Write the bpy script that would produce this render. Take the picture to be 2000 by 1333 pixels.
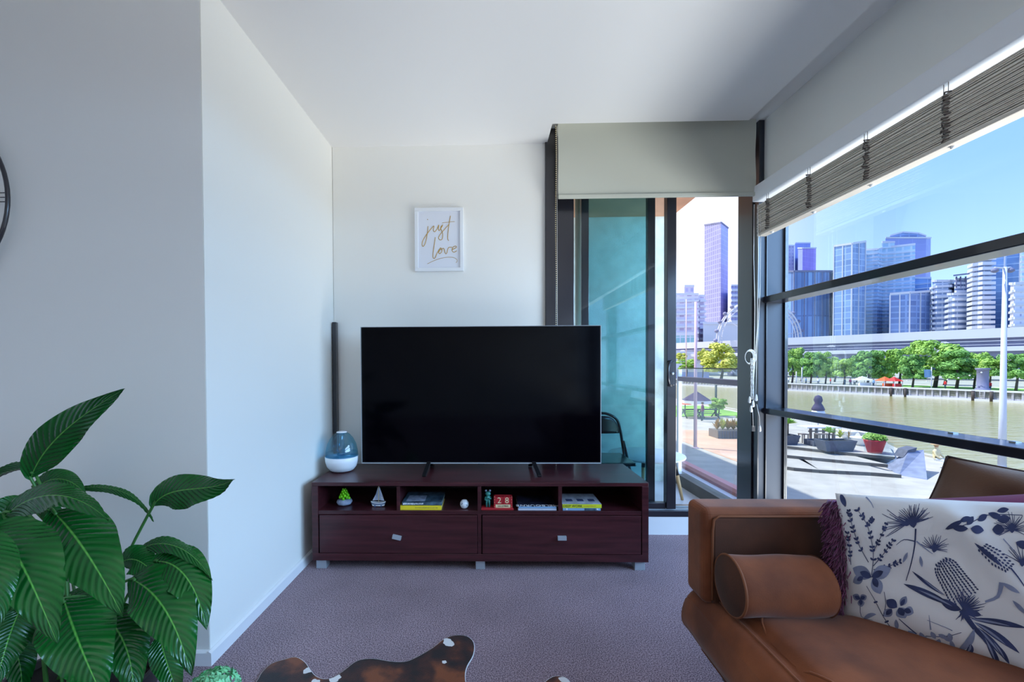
import bpy, bmesh, math, random
from mathutils import Vector, Matrix
random.seed(7)
R = random.Random(11)
SC = bpy.context.scene
for o in list(bpy.data.objects): bpy.data.objects.remove(o)
COL = SC.collection

# ------------------------------------------------------------ camera
FPX, PPX, PPY = 850.0, 936.0, 727.0
def _n(v): return Vector(v).normalized()
CD = _n((956-PPX, 713-PPY, FPX))
_dn = Vector((1200-PPX, 55000-PPY, FPX)); CDN = (_dn - _dn.dot(CD)*CD).normalized()
CR = CDN.cross(CD)
CAM = Vector((0, 0, 1.10))
def ray(x, y):
    c = Vector(((x-PPX)/FPX, (y-PPY)/FPX, 1)); return Vector((CR.dot(c), CD.dot(c), -CDN.dot(c)))
def at(x, y, Y): v = ray(x, y); return CAM + v*(Y/v.y)
def atz(x, y, z): v = ray(x, y); return CAM + v*((z-CAM.z)/v.z)
def atx(x, y, X): v = ray(x, y); return CAM + v*(X/v.x)
cam = bpy.data.cameras.new('camera'); co = bpy.data.objects.new('camera', cam); COL.objects.link(co)
ax = [Vector((s*CR[i], s*CD[i], -s*CDN[i])) for i, s in ((0, 1), (1, -1), (2, -1))]
co.matrix_world = Matrix(((ax[0].x, ax[1].x, ax[2].x, 0), (ax[0].y, ax[1].y, ax[2].y, 0), (ax[0].z, ax[1].z, ax[2].z, 1.10), (0, 0, 0, 1)))
cam.sensor_fit = 'HORIZONTAL'; cam.sensor_width = 36; cam.lens = FPX/2000*36
cam.shift_x = (1000-PPX)/2000; cam.shift_y = (PPY-666.5)/2000
cam.clip_start = 0.05; cam.clip_end = 3000
SC.camera = co
SC.view_settings.view_transform = 'Standard'; SC.view_settings.look = 'None'
SC.view_settings.gamma = 1; SC.view_settings.use_curve_mapping = False
SC.view_settings.exposure = 0.7
SC.cycles.max_bounces = 10; SC.cycles.transparent_max_bounces = 16; SC.cycles.diffuse_bounces = 6
SC.cycles.use_fast_gi = False; SC.cycles.sample_clamp_indirect = 8

# ------------------------------------------------------------ sky, sun, lamps
SUN = Vector((-0.453, 0.2115, 0.866))           # towards the sun
w = bpy.data.worlds.new('sky'); SC.world = w; w.use_nodes = True
nt = w.node_tree; nt.nodes.clear()
def N(t, typ, **k):
    n = t.nodes.new(typ)
    for a, v in k.items(): setattr(n, a, v)
    return n
geo = N(nt, 'ShaderNodeNewGeometry'); sep = N(nt, 'ShaderNodeSeparateXYZ')
tc = N(nt, 'ShaderNodeTexCoord'); nt.links.new(tc.outputs['Generated'], sep.inputs[0])
rmp = N(nt, 'ShaderNodeValToRGB'); nt.links.new(sep.outputs['Z'], rmp.inputs[0])
e = rmp.color_ramp.elements
e[0].position = 0.0; e[0].color = (0.64, 0.82, 1.10, 1); e[1].position = 0.55; e[1].color = (0.19, 0.38, .95, 1)
q = e.new(0.12); q.color = (0.49, 0.69, 1.06, 1); q = e.new(0.30); q.color = (0.29, 0.49, 1.0, 1)
dot = N(nt, 'ShaderNodeVectorMath', operation='DOT_PRODUCT'); nt.links.new(tc.outputs['Generated'], dot.inputs[0])
dot.inputs[1].default_value = Vector((-0.55, 0.80, 0.25)).normalized()
mr = N(nt, 'ShaderNodeMapRange'); mr.interpolation_type = 'SMOOTHSTEP'; nt.links.new(dot.outputs['Value'], mr.inputs[0])
mr.inputs[1].default_value = 0.28; mr.inputs[2].default_value = 0.60
mx = N(nt, 'ShaderNodeMix', data_type='RGBA'); nt.links.new(mr.outputs[0], mx.inputs[0])
nt.links.new(rmp.outputs[0], mx.inputs[6]); mx.inputs[7].default_value = (1.0, 0.95, 1.03, 1)
bg = N(nt, 'ShaderNodeBackground'); nt.links.new(mx.outputs[2], bg.inputs[0]); bg.inputs[1].default_value = 0.95
wo = N(nt, 'ShaderNodeOutputWorld'); nt.links.new(bg.outputs[0], wo.inputs[0])
def light(name, typ, energy, color, loc, to, **k):
    l = bpy.data.lights.new(name, typ); l.energy = energy; l.color = color
    for a, v in k.items(): setattr(l, a, v)
    o = bpy.data.objects.new(name, l); COL.objects.link(o); o.location = loc
    o.rotation_euler = (Vector(to)-Vector(loc)).to_track_quat('-Z', 'Y').to_euler(); return o
light('sun', 'SUN', 3.6, (1.0, 0.95, 0.88), SUN*50, (0, 0, 0), angle=math.radians(0.6))
# added fill lamps outside the glazing, standing in for ground bounce and sky light
light('ground_bounce_fill', 'AREA', 370, (1.0, 0.92, 0.84), (4.6, -.4, -1.5), (-1.0, 1.0, 2.2), shape='RECTANGLE', size=4.4, size_y=2.2)
light('sky_fill', 'AREA', 330, (0.48, 0.72, 1.0), (4.6, -.4, 2.6), (-1.0, 1.6, .2), shape='RECTANGLE', size=4.4, size_y=2.4)
light('rear_fill', 'AREA', 4, (1.0, 0.93, 0.84), (-0.6, -2.2, 2.40), (-0.6, -1.6, 0), shape='RECTANGLE', size=1.6, size_y=1.6)  # unseen lamp added to brighten the room from behind the camera

# ------------------------------------------------------------ materials
def s2l(c): return tuple((x/255/12.92 if x/255 <= .04045 else ((x/255+.055)/1.055)**2.4) for x in c)
def mat(name, c, rough=.5, metal=0, noise=None, bump=None, spec=.5, sheen=0, stretch=None, emit=0, coat=0, c2=None, alpha=None):
    """noise=(scale, amount): brightness variation; bump=(scale, strength); c2: second colour of the noise"""
    m = bpy.data.materials.new(name); m.use_nodes = True; t = m.node_tree; b = t.nodes['Principled BSDF']
    col = s2l(c) if max(c) > 1 else c
    b.inputs['Base Color'].default_value = (*col, 1); b.inputs['Roughness'].default_value = rough
    b.inputs['Metallic'].default_value = metal; b.inputs['Specular IOR Level'].default_value = spec
    b.inputs['Coat Weight'].default_value = coat
    if sheen: b.inputs['Sheen Weight'].default_value = sheen; b.inputs['Sheen Roughness'].default_value = .4
    if emit: b.inputs['Emission Color'].default_value = (*col, 1); b.inputs['Emission Strength'].default_value = emit
    if noise or bump:
        tc = N(t, 'ShaderNodeTexCoord'); mp = N(t, 'ShaderNodeMapping'); t.links.new(tc.outputs['Object'], mp.inputs[0])
        if stretch: mp.inputs['Scale'].default_value = stretch
    if noise:
        nz = N(t, 'ShaderNodeTexNoise'); nz.inputs['Scale'].default_value = noise[0]; nz.inputs['Detail'].default_value = 5
        t.links.new(mp.outputs[0], nz.inputs[0])
        cr = N(t, 'ShaderNodeValToRGB'); t.links.new(nz.outputs['Fac'], cr.inputs[0])
        a = noise[1]; cc = s2l(c2) if c2 and max(c2) > 1 else c2
        cr.color_ramp.elements[0].position = .32; cr.color_ramp.elements[1].position = .68
        cr.color_ramp.elements[0].color = (*[v*(1-a) for v in col], 1)
        cr.color_ramp.elements[1].color = (*(cc or [min(1, v*(1+a)) for v in col]), 1)
        t.links.new(cr.outputs[0], b.inputs['Base Color'])
    if bump:
        nb = N(t, 'ShaderNodeTexNoise'); nb.inputs['Scale'].default_value = bump[0]; nb.inputs['Detail'].default_value = 4
        t.links.new(mp.outputs[0], nb.inputs[0]); bn = N(t, 'ShaderNodeBump'); bn.inputs['Strength'].default_value = bump[1]
        bn.inputs['Distance'].default_value = .01
        t.links.new(nb.outputs['Fac'], bn.inputs['Height']); t.links.new(bn.outputs[0], b.inputs['Normal'])
    return m
def glass(name, tint, refl=.06, rough=.0):
    m = bpy.data.materials.new(name); m.use_nodes = True; t = m.node_tree; t.nodes.clear()
    tr = N(t, 'ShaderNodeBsdfTransparent'); tr.inputs[0].default_value = (*tint, 1)
    gl = N(t, 'ShaderNodeBsdfGlossy'); gl.inputs['Roughness'].default_value = rough
    ms = N(t, 'ShaderNodeMixShader'); fr = N(t, 'ShaderNodeLayerWeight'); fr.inputs[0].default_value = .25
    mt = N(t, 'ShaderNodeMath', operation='MULTIPLY_ADD'); t.links.new(fr.outputs['Fresnel'], mt.inputs[0]); mt.inputs[1].default_value = .16; mt.inputs[2].default_value = refl*.3
    t.links.new(mt.outputs[0], ms.inputs[0]); t.links.new(tr.outputs[0], ms.inputs[1]); t.links.new(gl.outputs[0], ms.inputs[2])
    o = N(t, 'ShaderNodeOutputMaterial'); t.links.new(ms.outputs[0], o.inputs[0]); return m
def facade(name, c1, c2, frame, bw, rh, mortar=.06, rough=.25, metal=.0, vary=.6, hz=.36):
    c1, c2, frame = [tuple(v*(1-hz)+w_*hz for v, w_ in zip(c_, (196, 214, 240))) for c_ in (c1, c2, frame)]  # pale distance haze is mixed into all three facade colours
    m = bpy.data.materials.new(name); m.use_nodes = True; t = m.node_tree; b = t.nodes['Principled BSDF']
    uv = N(t, 'ShaderNodeUVMap'); br = N(t, 'ShaderNodeTexBrick'); t.links.new(uv.outputs[0], br.inputs[0])
    br.offset = 0; br.squash = 1
    br.inputs['Color1'].default_value = (*s2l(c1), 1); br.inputs['Color2'].default_value = (*s2l(c2), 1)
    br.inputs['Mortar'].default_value = (*s2l(frame), 1); br.inputs['Scale'].default_value = 1
    br.inputs['Mortar Size'].default_value = mortar*rh; br.inputs['Mortar Smooth'].default_value = 0
    br.inputs['Brick Width'].default_value = bw; br.inputs['Row Height'].default_value = rh
    nz = N(t, 'ShaderNodeTexNoise'); nz.inputs['Scale'].default_value = .035; nz.inputs['Detail'].default_value = 3; t.links.new(uv.outputs[0], nz.inputs[0])
    mr = N(t, 'ShaderNodeMapRange'); t.links.new(nz.outputs['Fac'], mr.inputs[0]); mr.inputs[1].default_value = .3; mr.inputs[2].default_value = .7
    mr.inputs[3].default_value = 1-vary*.4; mr.inputs[4].default_value = 1+vary*.35
    mu = N(t, 'ShaderNodeVectorMath', operation='SCALE'); t.links.new(br.outputs['Color'], mu.inputs[0]); t.links.new(mr.outputs[0], mu.inputs['Scale'])
    t.links.new(mu.outputs[0], b.inputs['Base Color']); b.inputs['Roughness'].default_value = rough; b.inputs['Metallic'].default_value = metal
    return m
M = dict(
    wall=mat('wall_paint', (240, 238, 232), .6, bump=(180, .02)),
    ceil=mat('ceiling_paint', (240, 238, 236), .7),
    trimw=mat('white_trim', (236, 236, 238), .4),
    black=mat('charcoal_aluminium', (32, 31, 40), .28, .1, spec=.7, coat=.3),
    post=mat('grey_aluminium', (54, 60, 72), .45, .25),
    wood=mat('mahogany_veneer', (66, 28, 33), .3, noise=(3.5, .35), stretch=(1, 6, 14), spec=.45, coat=.1),
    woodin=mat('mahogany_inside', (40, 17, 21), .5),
    silver=mat('brushed_silver', (176, 184, 192), .4, .35),
    screen=mat('tv_screen', (2, 2, 6), .10, spec=.12), tvplastic=mat('tv_plastic', (18, 18, 22), .4),
    suede=mat('brown_suede', (112, 54, 22), .85, noise=(5.5, .35), c2=(146, 80, 42), bump=(260, .08), sheen=.2),
    suede2=mat('dull_brown_velvet', (92, 64, 46), .85, noise=(7, .18), bump=(200, .06), sheen=.12),
    piping=mat('light_brown_piping', (128, 74, 42), .7),
    white=mat('white_plastic', (235, 238, 242), .35), matw=mat('white_cotton', (226, 226, 228), .85, bump=(500, .04)),
    ink=mat('navy_ink', (54, 64, 104), .9, noise=(26, .35)), inkl=mat('light_blue_ink', (132, 142, 172), .9, noise=(30, .2)),
    purple=mat('plum_velvet', (120, 56, 96), .8, sheen=.5, bump=(200, .05)), shag=mat('plum_yarn', (120, 58, 104), .85, noise=(40, .4), sheen=.3),
    blind=mat('roller_blind_fabric', (196, 197, 184), .85, bump=(700, .02)), slat=mat('timber_slat', (222, 212, 198), .5, noise=(4, .25), stretch=(1, .4, 60)),
    cord=mat('white_cord', (226, 224, 220), .7), beige=mat('beige_pipe', (226, 220, 198), .5),
    gold=mat('gold_ink', (188, 150, 62), .45, .3), paper=mat('white_paper', (228, 231, 240), .5),
    concrete=mat('rendered_concrete', (196, 206, 202), .9, noise=(14, .1), bump=(90, .3)), tile=mat('pale_balcony_tile', (206, 206, 212), .4),
    timber=mat('cedar_lining', (186, 136, 106), .5, noise=(3, .2), stretch=(1, 1, 1)),
    soil=mat('dark_soil', (26, 22, 20), .95, bump=(60, .6)), pot=mat('dark_pot', (40, 38, 40), .5),
    stem=mat('green_stem', (62, 120, 52), .45), sun_wood=mat('beech_wood', (196, 158, 112), .5),
    red=mat('red_lacquer', (176, 36, 44), .45), cream=mat('cream_paint', (234, 216, 170), .6), teal=mat('teal_ceramic', (52, 132, 122), .3),
    yellow=mat('yellow_card', (240, 214, 40), .5), navy=mat('navy_cover', (28, 40, 66), .4, noise=(30, .5), c2=(80, 110, 130)), lime=mat('lime_card', (206, 214, 40), .5),
    paleblue=mat('pale_blue_card', (130, 168, 206), .5), greycov=mat('pale_grey_cover', (176, 180, 192), .5, noise=(26, .3)), pages=mat('book_pages', (214, 208, 196), .8),
    gcrys=mat('green_moss_stone', (120, 220, 20), .4, noise=(60, .5)), stone=mat('grey_stone', (140, 150, 172), .7, noise=(40, .3)),
    bluew=mat('blue_paint', (60, 96, 140), .5), stripe=mat('pale_sail_cloth', (196, 204, 220), .7),
)
gw = glass('window_glass', (.90, .96, 1.0), .0); gteal = glass('teal_tinted_glass', (.44, .70, .74), .30); gclear = glass('clear_door_glass', (.93, .97, .98), .06)
gblue = glass('blue_water_tank', (.60, .87, .97), .25, .05)
# carpet
def carpet():
    m = bpy.data.materials.new('carpet'); m.use_nodes = True; t = m.node_tree; b = t.nodes['Principled BSDF']
    tc = N(t, 'ShaderNodeTexCoord'); n1 = N(t, 'ShaderNodeTexNoise'); n1.inputs['Scale'].default_value = 230; n1.inputs['Detail'].default_value = 3
    n2 = N(t, 'ShaderNodeTexNoise'); n2.inputs['Scale'].default_value = 2.2; n2.inputs['Detail'].default_value = 4
    for n in (n1, n2): t.links.new(tc.outputs['Object'], n.inputs[0])
    c = N(t, 'ShaderNodeValToRGB'); t.links.new(n1.outputs['Fac'], c.inputs[0])
    c.color_ramp.elements[0].position = .38; c.color_ramp.elements[1].position = .62
    c.color_ramp.elements[0].color = (*s2l((96, 78, 88)), 1); c.color_ramp.elements[1].color = (*s2l((192, 168, 176)), 1)
    mr = N(t, 'ShaderNodeMapRange'); t.links.new(n2.outputs['Fac'], mr.inputs[0]); mr.inputs[1].default_value = .3; mr.inputs[2].default_value = .7; mr.inputs[3].default_value = .82; mr.inputs[4].default_value = 1.12
    mu = N(t, 'ShaderNodeVectorMath', operation='SCALE'); t.links.new(c.outputs[0], mu.inputs[0]); t.links.new(mr.outputs[0], mu.inputs['Scale'])
    t.links.new(mu.outputs[0], b.inputs['Base Color']); b.inputs['Roughness'].default_value = .95
    bn = N(t, 'ShaderNodeBump'); bn.inputs['Strength'].default_value = .6; bn.inputs['Distance'].default_value = .01
    t.links.new(n1.outputs['Fac'], bn.inputs['Height']); t.links.new(bn.outputs[0], b.inputs['Normal']); return m

# ------------------------------------------------------------ mesh helpers
class MB:
    def __init__(s): s.v = []; s.f = []; s.sm = []; s.uv = []
    def add(s, vs, fs, smooth=False, uvs=None):
        k = len(s.v); s.v += [tuple(v) for v in vs]; s.f += [tuple(i+k for i in f) for f in fs]; s.sm += [smooth]*len(fs)
        s.uv += uvs if uvs else [None]*len(fs); return s
    def box(s, a, b):
        x0, y0, z0 = [min(a[i], b[i]) for i in range(3)]; x1, y1, z1 = [max(a[i], b[i]) for i in range(3)]
        return s.add([(x0,y0,z0),(x1,y0,z0),(x1,y1,z0),(x0,y1,z0),(x0,y0,z1),(x1,y0,z1),(x1,y1,z1),(x0,y1,z1)],
                     [(0,3,2,1),(4,5,6,7),(0,1,5,4),(1,2,6,5),(2,3,7,6),(3,0,4,7)])
    def bar(s, a, b, wx, wz, up=(0,0,1)):
        a = Vector(a); b = Vector(b); d = (b-a).normalized(); r = d.cross(Vector(up)).normalized()*wx/2; u = r.cross(d).normalized()*wz/2
        vs = [p+i*r+j*u for p in (a, b) for i, j in ((-1,-1),(1,-1),(1,1),(-1,1))]
        return s.add(vs, [(3,2,1,0),(4,5,6,7),(0,1,5,4),(1,2,6,5),(2,3,7,6),(3,0,4,7)])
    def tube(s, pts, r, n=8, closed=False, cap=True):
        pts = [Vector(p) for p in pts]; m = len(pts); rs = r if isinstance(r, (list, tuple)) else [r]*m
        vs = []; prev = None
        for i, p in enumerate(pts):
            if closed: t = pts[(i+1) % m]-pts[i-1]
            else: t = pts[min(i+1, m-1)]-pts[max(i-1, 0)]
            t = t.normalized() if t.length > 1e-9 else Vector((0, 0, 1))
            if prev is None: prev = t.orthogonal().normalized()
            else:
                prev = prev-prev.dot(t)*t
                prev = prev.normalized() if prev.length > 1e-6 else t.orthogonal().normalized()
            bn = t.cross(prev)
            vs += [p+rs[i]*(math.cos(2*math.pi*k/n)*prev+math.sin(2*math.pi*k/n)*bn) for k in range(n)]
        fs = []
        for i in range(m if closed else m-1):
            a = i*n; b = ((i+1) % m)*n
            fs += [(a+k, a+(k+1) % n, b+(k+1) % n, b+k) for k in range(n)]
        if cap and not closed: fs += [tuple(range(n-1, -1, -1)), tuple((m-1)*n+k for k in range(n))]
        return s.add(vs, fs, True)
    def cyl(s, a, b, r, n=16, r2=None): return s.tube([a, b], [r, r if r2 is None else r2], n)
    def lathe(s, prof, c=(0,0,0), n=24):
        vs = []; c = Vector(c)
        for r, z in prof: vs += [c+Vector((r*math.cos(2*math.pi*k/n), r*math.sin(2*math.pi*k/n), z)) for k in range(n)]
        fs = [(i*n+k, i*n+(k+1) % n, (i+1)*n+(k+1) % n, (i+1)*n+k) for i in range(len(prof)-1) for k in range(n)]
        fs += [tuple(range(n-1, -1, -1)), tuple((len(prof)-1)*n+k for k in range(n))]
        return s.add(vs, fs, True)
    def prism(s, poly, ext):
        n = len(poly); ext = Vector(ext); vs = [Vector(p) for p in poly]+[Vector(p)+ext for p in poly]
        return s.add(vs, [tuple(range(n-1, -1, -1)), tuple(range(n, 2*n))]+[(i, (i+1) % n, n+(i+1) % n, n+i) for i in range(n)])
    def grid(s, fn, nu, nv, smooth=True, uvf=False, wrap=False):
        vs = [fn(i/nu, j/nv) for j in range(nv+1) for i in range(nu+1)]
        fs = []; uvs = []
        for j in range(nv):
            for i in range(nu):
                a = j*(nu+1)+i; fs.append((a, a+1, a+nu+2, a+nu+1)); uvs.append([(i/nu, j/nv), ((i+1)/nu, j/nv), ((i+1)/nu, (j+1)/nv), (i/nu, (j+1)/nv)])
        return s.add(vs, fs, smooth, uvs if uvf else None)
    def ico(s, c, r, sub=1, sq=(1,1,1), jit=0):
        bm = bmesh.new(); bmesh.ops.create_icosphere(bm, subdivisions=sub, radius=1)
        c = Vector(c); vs = [c+Vector([v.co[i]*r*sq[i]*(1+R.uniform(-jit, jit)) for i in range(3)]) for v in bm.verts]
        fs = [[v.index for v in f.verts] for f in bm.faces]; bm.free(); return s.add(vs, fs, True)
def tag(o, label=None, cat=None, group=None, kind=None):
    if label: o['label'] = label
    if cat: o['category'] = cat
    if group: o['group'] = group
    if kind: o['kind'] = kind
    return o
def obj(name, mb, m, parent=None, bevel=0, fix=True, **k):
    me = bpy.data.meshes.new(name); off = Vector((0, 0, 0))
    if parent is not None:
        p = parent
        while p is not None: off = off+p.location; p = p.parent
    me.from_pydata([tuple(Vector(v)-off) for v in mb.v], [], mb.f)
    me.polygons.foreach_set('use_smooth', mb.sm)
    if any(u is not None for u in mb.uv):
        ul = me.uv_layers.new(name='UVMap'); i = 0
        for fi, f in enumerate(mb.f):
            for j in range(len(f)):
                ul.data[i].uv = mb.uv[fi][j] if mb.uv[fi] else (0, 0); i += 1
    if fix:
        bm = bmesh.new(); bm.from_mesh(me); bmesh.ops.recalc_face_normals(bm, faces=bm.faces); bm.to_mesh(me); bm.free()
    me.materials.append(M[m] if isinstance(m, str) else m)
    o = bpy.data.objects.new(name, me); COL.objects.link(o)
    if parent is not None: o.parent = parent
    if bevel:
        b = o.modifiers.new('bevel', 'BEVEL'); b.width = bevel; b.segments = 2; b.limit_method = 'ANGLE'; b.angle_limit = math.radians(40)
    return tag(o, **k)
def thing(name, loc, label, cat, group=None, kind=None):
    o = bpy.data.objects.new(name, None); COL.objects.link(o); o.location = Vector(loc); o.empty_display_size = .1
    return tag(o, label, cat, group, kind)
def struct(name, mb, m, parent=None, bevel=0, label=None): return obj(name, mb, m, parent, bevel, kind='structure' if parent is None else None, label=label)
def B(a, b): return MB().box(a, b)
def text(name, body, size, m, parent, origin, xdir, ydir, ext=.0004):
    c = bpy.data.curves.new(name, 'FONT'); c.body = body; c.size = size; c.extrude = ext; c.align_x = 'CENTER'; c.align_y = 'CENTER'; c.resolution_u = 2
    t = bpy.data.objects.new('tmp', c); COL.objects.link(t); bpy.context.view_layer.update()
    me = bpy.data.meshes.new_from_object(t.evaluated_get(bpy.context.evaluated_depsgraph_get()))
    bpy.data.objects.remove(t); bpy.data.curves.remove(c)
    X = Vector(xdir).normalized(); Yv = Vector(ydir).normalized(); Z = X.cross(Yv)
    off = Vector((0, 0, 0)); p = parent
    while p is not None: off += p.location; p = p.parent
    mm = Matrix(((X.x, Yv.x, Z.x, origin[0]-off.x), (X.y, Yv.y, Z.y, origin[1]-off.y), (X.z, Yv.z, Z.z, origin[2]-off.z), (0, 0, 0, 1)))
    me.transform(mm); me.materials.clear(); me.materials.append(M[m] if isinstance(m, str) else m)
    o = bpy.data.objects.new(name, me); COL.objects.link(o); o.parent = parent; return o

# ============================================================ ROOM SHELL
XL, YB, YF, ZC = -1.012, 2.82, 1.565, 2.515
struct('floor', B((-3.6, -4.2, -.15), (1.70, YB, 0)), carpet())
XF = -1.036
struct('wall_left', MB().prism([(XF, YF+.001, 0), (XL, YB+.15, 0), (XL-.15, YB+.15, 0), (XF-.15, YF+.151, 0)], (0, 0, 2.75)), 'wall')
struct('wall_front', B((-3.6, YF, 0), (XF-.002, YF+.15, 2.75)), 'wall')
struct('wall_back', B((XL, YB, 0), (.362, YB+.15, 2.75)), 'wall')
struct('wall_far_left', B((-3.75, -4.2, 0), (-3.6, YF+.15, 2.75)), 'wall')
struct('wall_behind', B((-3.75, -4.35, 0), (1.86, -4.2, 2.75)), 'wall')
struct('ceiling', B((-3.6, -4.2, ZC), (1.515, 2.59, ZC+.2)).box((-3.6, 2.59, ZC), (.375, YB+.1, ZC+.2)), 'ceil')
struct('trim_1', B((.375, 2.57, 2.60), (1.86, YB+.12, 2.75)).box((1.505, -4.2, 2.60), (1.86, 2.57, 2.75)), 'ceil', label='white top of the recess above the blinds')
struct('wall_right', B((1.70, -4.2, 2.185), (1.86, 2.79, 2.62)), 'wall', label='white bulkhead wall above the window')
struct('trim_2', B((1.625, -4.2, 2.095), (1.70, 2.74, 2.185)), 'trimw', bevel=.004, label='white pelmet board along the foot of the bulkhead')
struct('wall_right_sill', B((1.70, -4.2, -.15), (1.86, 2.79, .16)), 'trimw')
hb = .047; tk = .013
struct('baseboard_left', MB().prism([(XF, YF-tk, 0), (XF+tk, YF-tk, 0), (XF+tk, YF-tk, hb), (XF+.003, YF-tk, hb+.006), (XF, YF-tk, hb+.006)], (XL-XF, YB-YF+tk, 0)), 'trimw')
struct('baseboard_front', MB().prism([(-3.6, YF, 0), (-3.6, YF-tk, 0), (-3.6, YF-tk, hb), (-3.6, YF-.003, hb+.006), (-3.6, YF, hb+.006)], (3.6+XF, 0, 0)), 'trimw')
struct('baseboard_back', MB().prism([(XL, YB, 0), (XL, YB-tk, 0), (XL, YB-tk, hb), (XL, YB-.003, hb+.006), (XL, YB, hb+.006)], (.36-XL, 0, 0)), 'trimw')
struct('trim_3', B((.362, YB-.01, 0), (1.70, YB+.12, .115)), 'trimw', label='white step riser under the sliding door')

# --- sliding door (door_1) at the back wall
def dx(x): return at(x, 800, YB).x
dr = tag(thing('door_1', (1.0, YB, .115), None, None), kind='structure', label='charcoal aluminium sliding balcony door standing partly open')
z0, z1 = .115, 2.62
obj('door_frame', B((dx(1065), YB-.02, z0), (dx(1086), YB+.13, z1)).box((at(1440, 700, 2.95).x, YB-.03, z0), (1.70, YB+.13, z1)).box((dx(1086), YB-.01, z0), (1.67, YB+.13, .155)), 'black', dr, bevel=.003)
obj('threshold_track', B((dx(1250), YB+.01, .155), (dx(1441), YB+.018, .163)).box((dx(1250), YB+.06, .155), (dx(1441), YB+.068, .163)), 'silver', dr)
p1 = obj('sliding_panel', B((dx(1087), YB+.01, .158), (dx(1122), YB+.05, z1-.02)).box((dx(1302), YB-.005, .165), (dx(1320), YB+.05, z1-.02)).box((dx(1122), YB+.01, .158), (dx(1302), YB+.05, .20)), 'black', dr, bevel=.003)
obj('sliding_pane', B((dx(1122), YB+.028, .20), (dx(1302), YB+.034, z1-.02)), gclear, p1)
p2 = obj('fixed_panel', B((dx(1140), YB+.065, .158), (dx(1155), YB+.105, z1-.02)).box((dx(1272), YB+.065, .158), (dx(1287), YB+.105, z1-.02)).box((dx(1155), YB+.065, .158), (dx(1272), YB+.105, .20)), 'black', dr, bevel=.003)
obj('tinted_pane', B((dx(1155), YB+.083, .20), (dx(1272), YB+.089, z1-.02)), gteal, p2)
# D-handle
hx = dx(1309); ha = at(1309, 706, YB-.02).z; hbz = at(1309, 754, YB-.02).z; hm = (ha+hbz)/2; hh = (ha-hbz)/2
hp = [(hx+.012*0, YB-.012, ha), (hx-.022, YB-.035, ha-.012), (hx-.034, YB-.05, hm+hh*.45), (hx-.034, YB-.05, hm-hh*.45), (hx-.022, YB-.035, hbz+.012), (hx, YB-.012, hbz)]
h = obj('door_handle', MB().tube(hp, .009, 10), 'black', p1)
obj('handle_plate', B((hx-.016, YB-.018, hbz), (hx+.02, YB-.004, ha)), 'black', h, bevel=.006)
obj('lock_cylinder', MB().cyl((hx+.006, YB-.018, hm), (hx+.006, YB-.024, hm), .009), 'silver', h)
obj('strike_plate', B((1.668, YB+.03, at(1447, 752, YB).z), (1.672, YB+.055, at(1447, 712, YB).z)), 'silver', dr)

# --- corner post and window wall (window_1)
wn = tag(thing('window_1', (1.77, 1.0, .16), None, None), kind='structure', label='floor to ceiling window wall with dark transoms over the river')
obj('corner_post', B((1.668, 2.745, 0), (1.835, 2.90, 2.62)), 'post', wn)
obj('post_edge', B((1.62+.045, YB-.08, .0), (1.672, YB-.02, 2.59)).box((1.822, 2.73, .1), (1.84, 2.75, 2.62)).box((1.712, 2.735, .1), (1.716, 2.746, 2.6)), 'black', wn)
obj('transom', B((1.70, -4.2, 1.474), (1.822, 2.745, 1.514)), 'black', wn, bevel=.004, label='upper charcoal transom')
obj('transom', B((1.70, -4.2, .788), (1.835, 2.745, .824)), 'black', wn, bevel=.004, label='lower charcoal transom')
for i, y in enumerate((-.55, -2.4)): obj('mullion', B((1.70, y-.03, .16), (1.835, y+.03, 2.2)), 'black', wn)
obj('sill_frame', B((1.70, -4.2, .16), (1.835, 2.745, .20)), 'black', wn)
for a, b_ in ((.20, .788), (.824, 1.474), (1.514, 2.62)):
    for y0, y1 in ((-.52, 2.73), (-2.37, -.58), (-4.2, -2.43)): obj('window_pane', B((1.826, y0, a), (1.832, y1, b_)), gw, wn)
obj('transom_clip', B((1.79, 1.72, .824), (1.81, 1.74, .829)).box((1.79, 1.52, .824), (1.81, 1.54, .829)), 'silver', wn)

# --- roller blind above the door
rb = thing('roller_blind', (1.05, 2.72, 2.15), 'cream fabric roller blind half lowered above the sliding door', 'blind')
xa, xb = at(1090, 320, 2.72).x, at(1476, 320, 2.72).x; zt, zb = at(1280, 253, 2.72).z, at(1280, 386, 2.72).z
def blind_fn(u, v):
    return Vector((xa+(xb-xa)*u, 2.72+.004*math.sin(v*9+u*3), zb+.02+(2.592-zb-.02)*v))
obj('fabric', MB().grid(blind_fn, 24, 10), 'blind', rb, fix=False)
obj('hem_bar', B((xa, 2.712, zb), (xb, 2.73, zb+.024)), 'blind', rb, bevel=.004)
obj('roller_tube', MB().cyl((xa, 2.765, 2.565), (xb, 2.765, 2.565), .03), 'blind', rb)
bc = MB(); cxx = at(1087, 400, 2.70).x
for i in range(170): bc.ico((cxx-.004+.002*math.sin(i*.1), 2.70, 2.56-i*.0125), .0035, 0)
obj('bead_chain', bc, 'cream', rb, kind='stuff')
obj('chain_cord', MB().tube([(cxx+.004, 2.705, 2.56), (cxx+.004, 2.705, .5)], .0012, 5), 'cord', rb)

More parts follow.
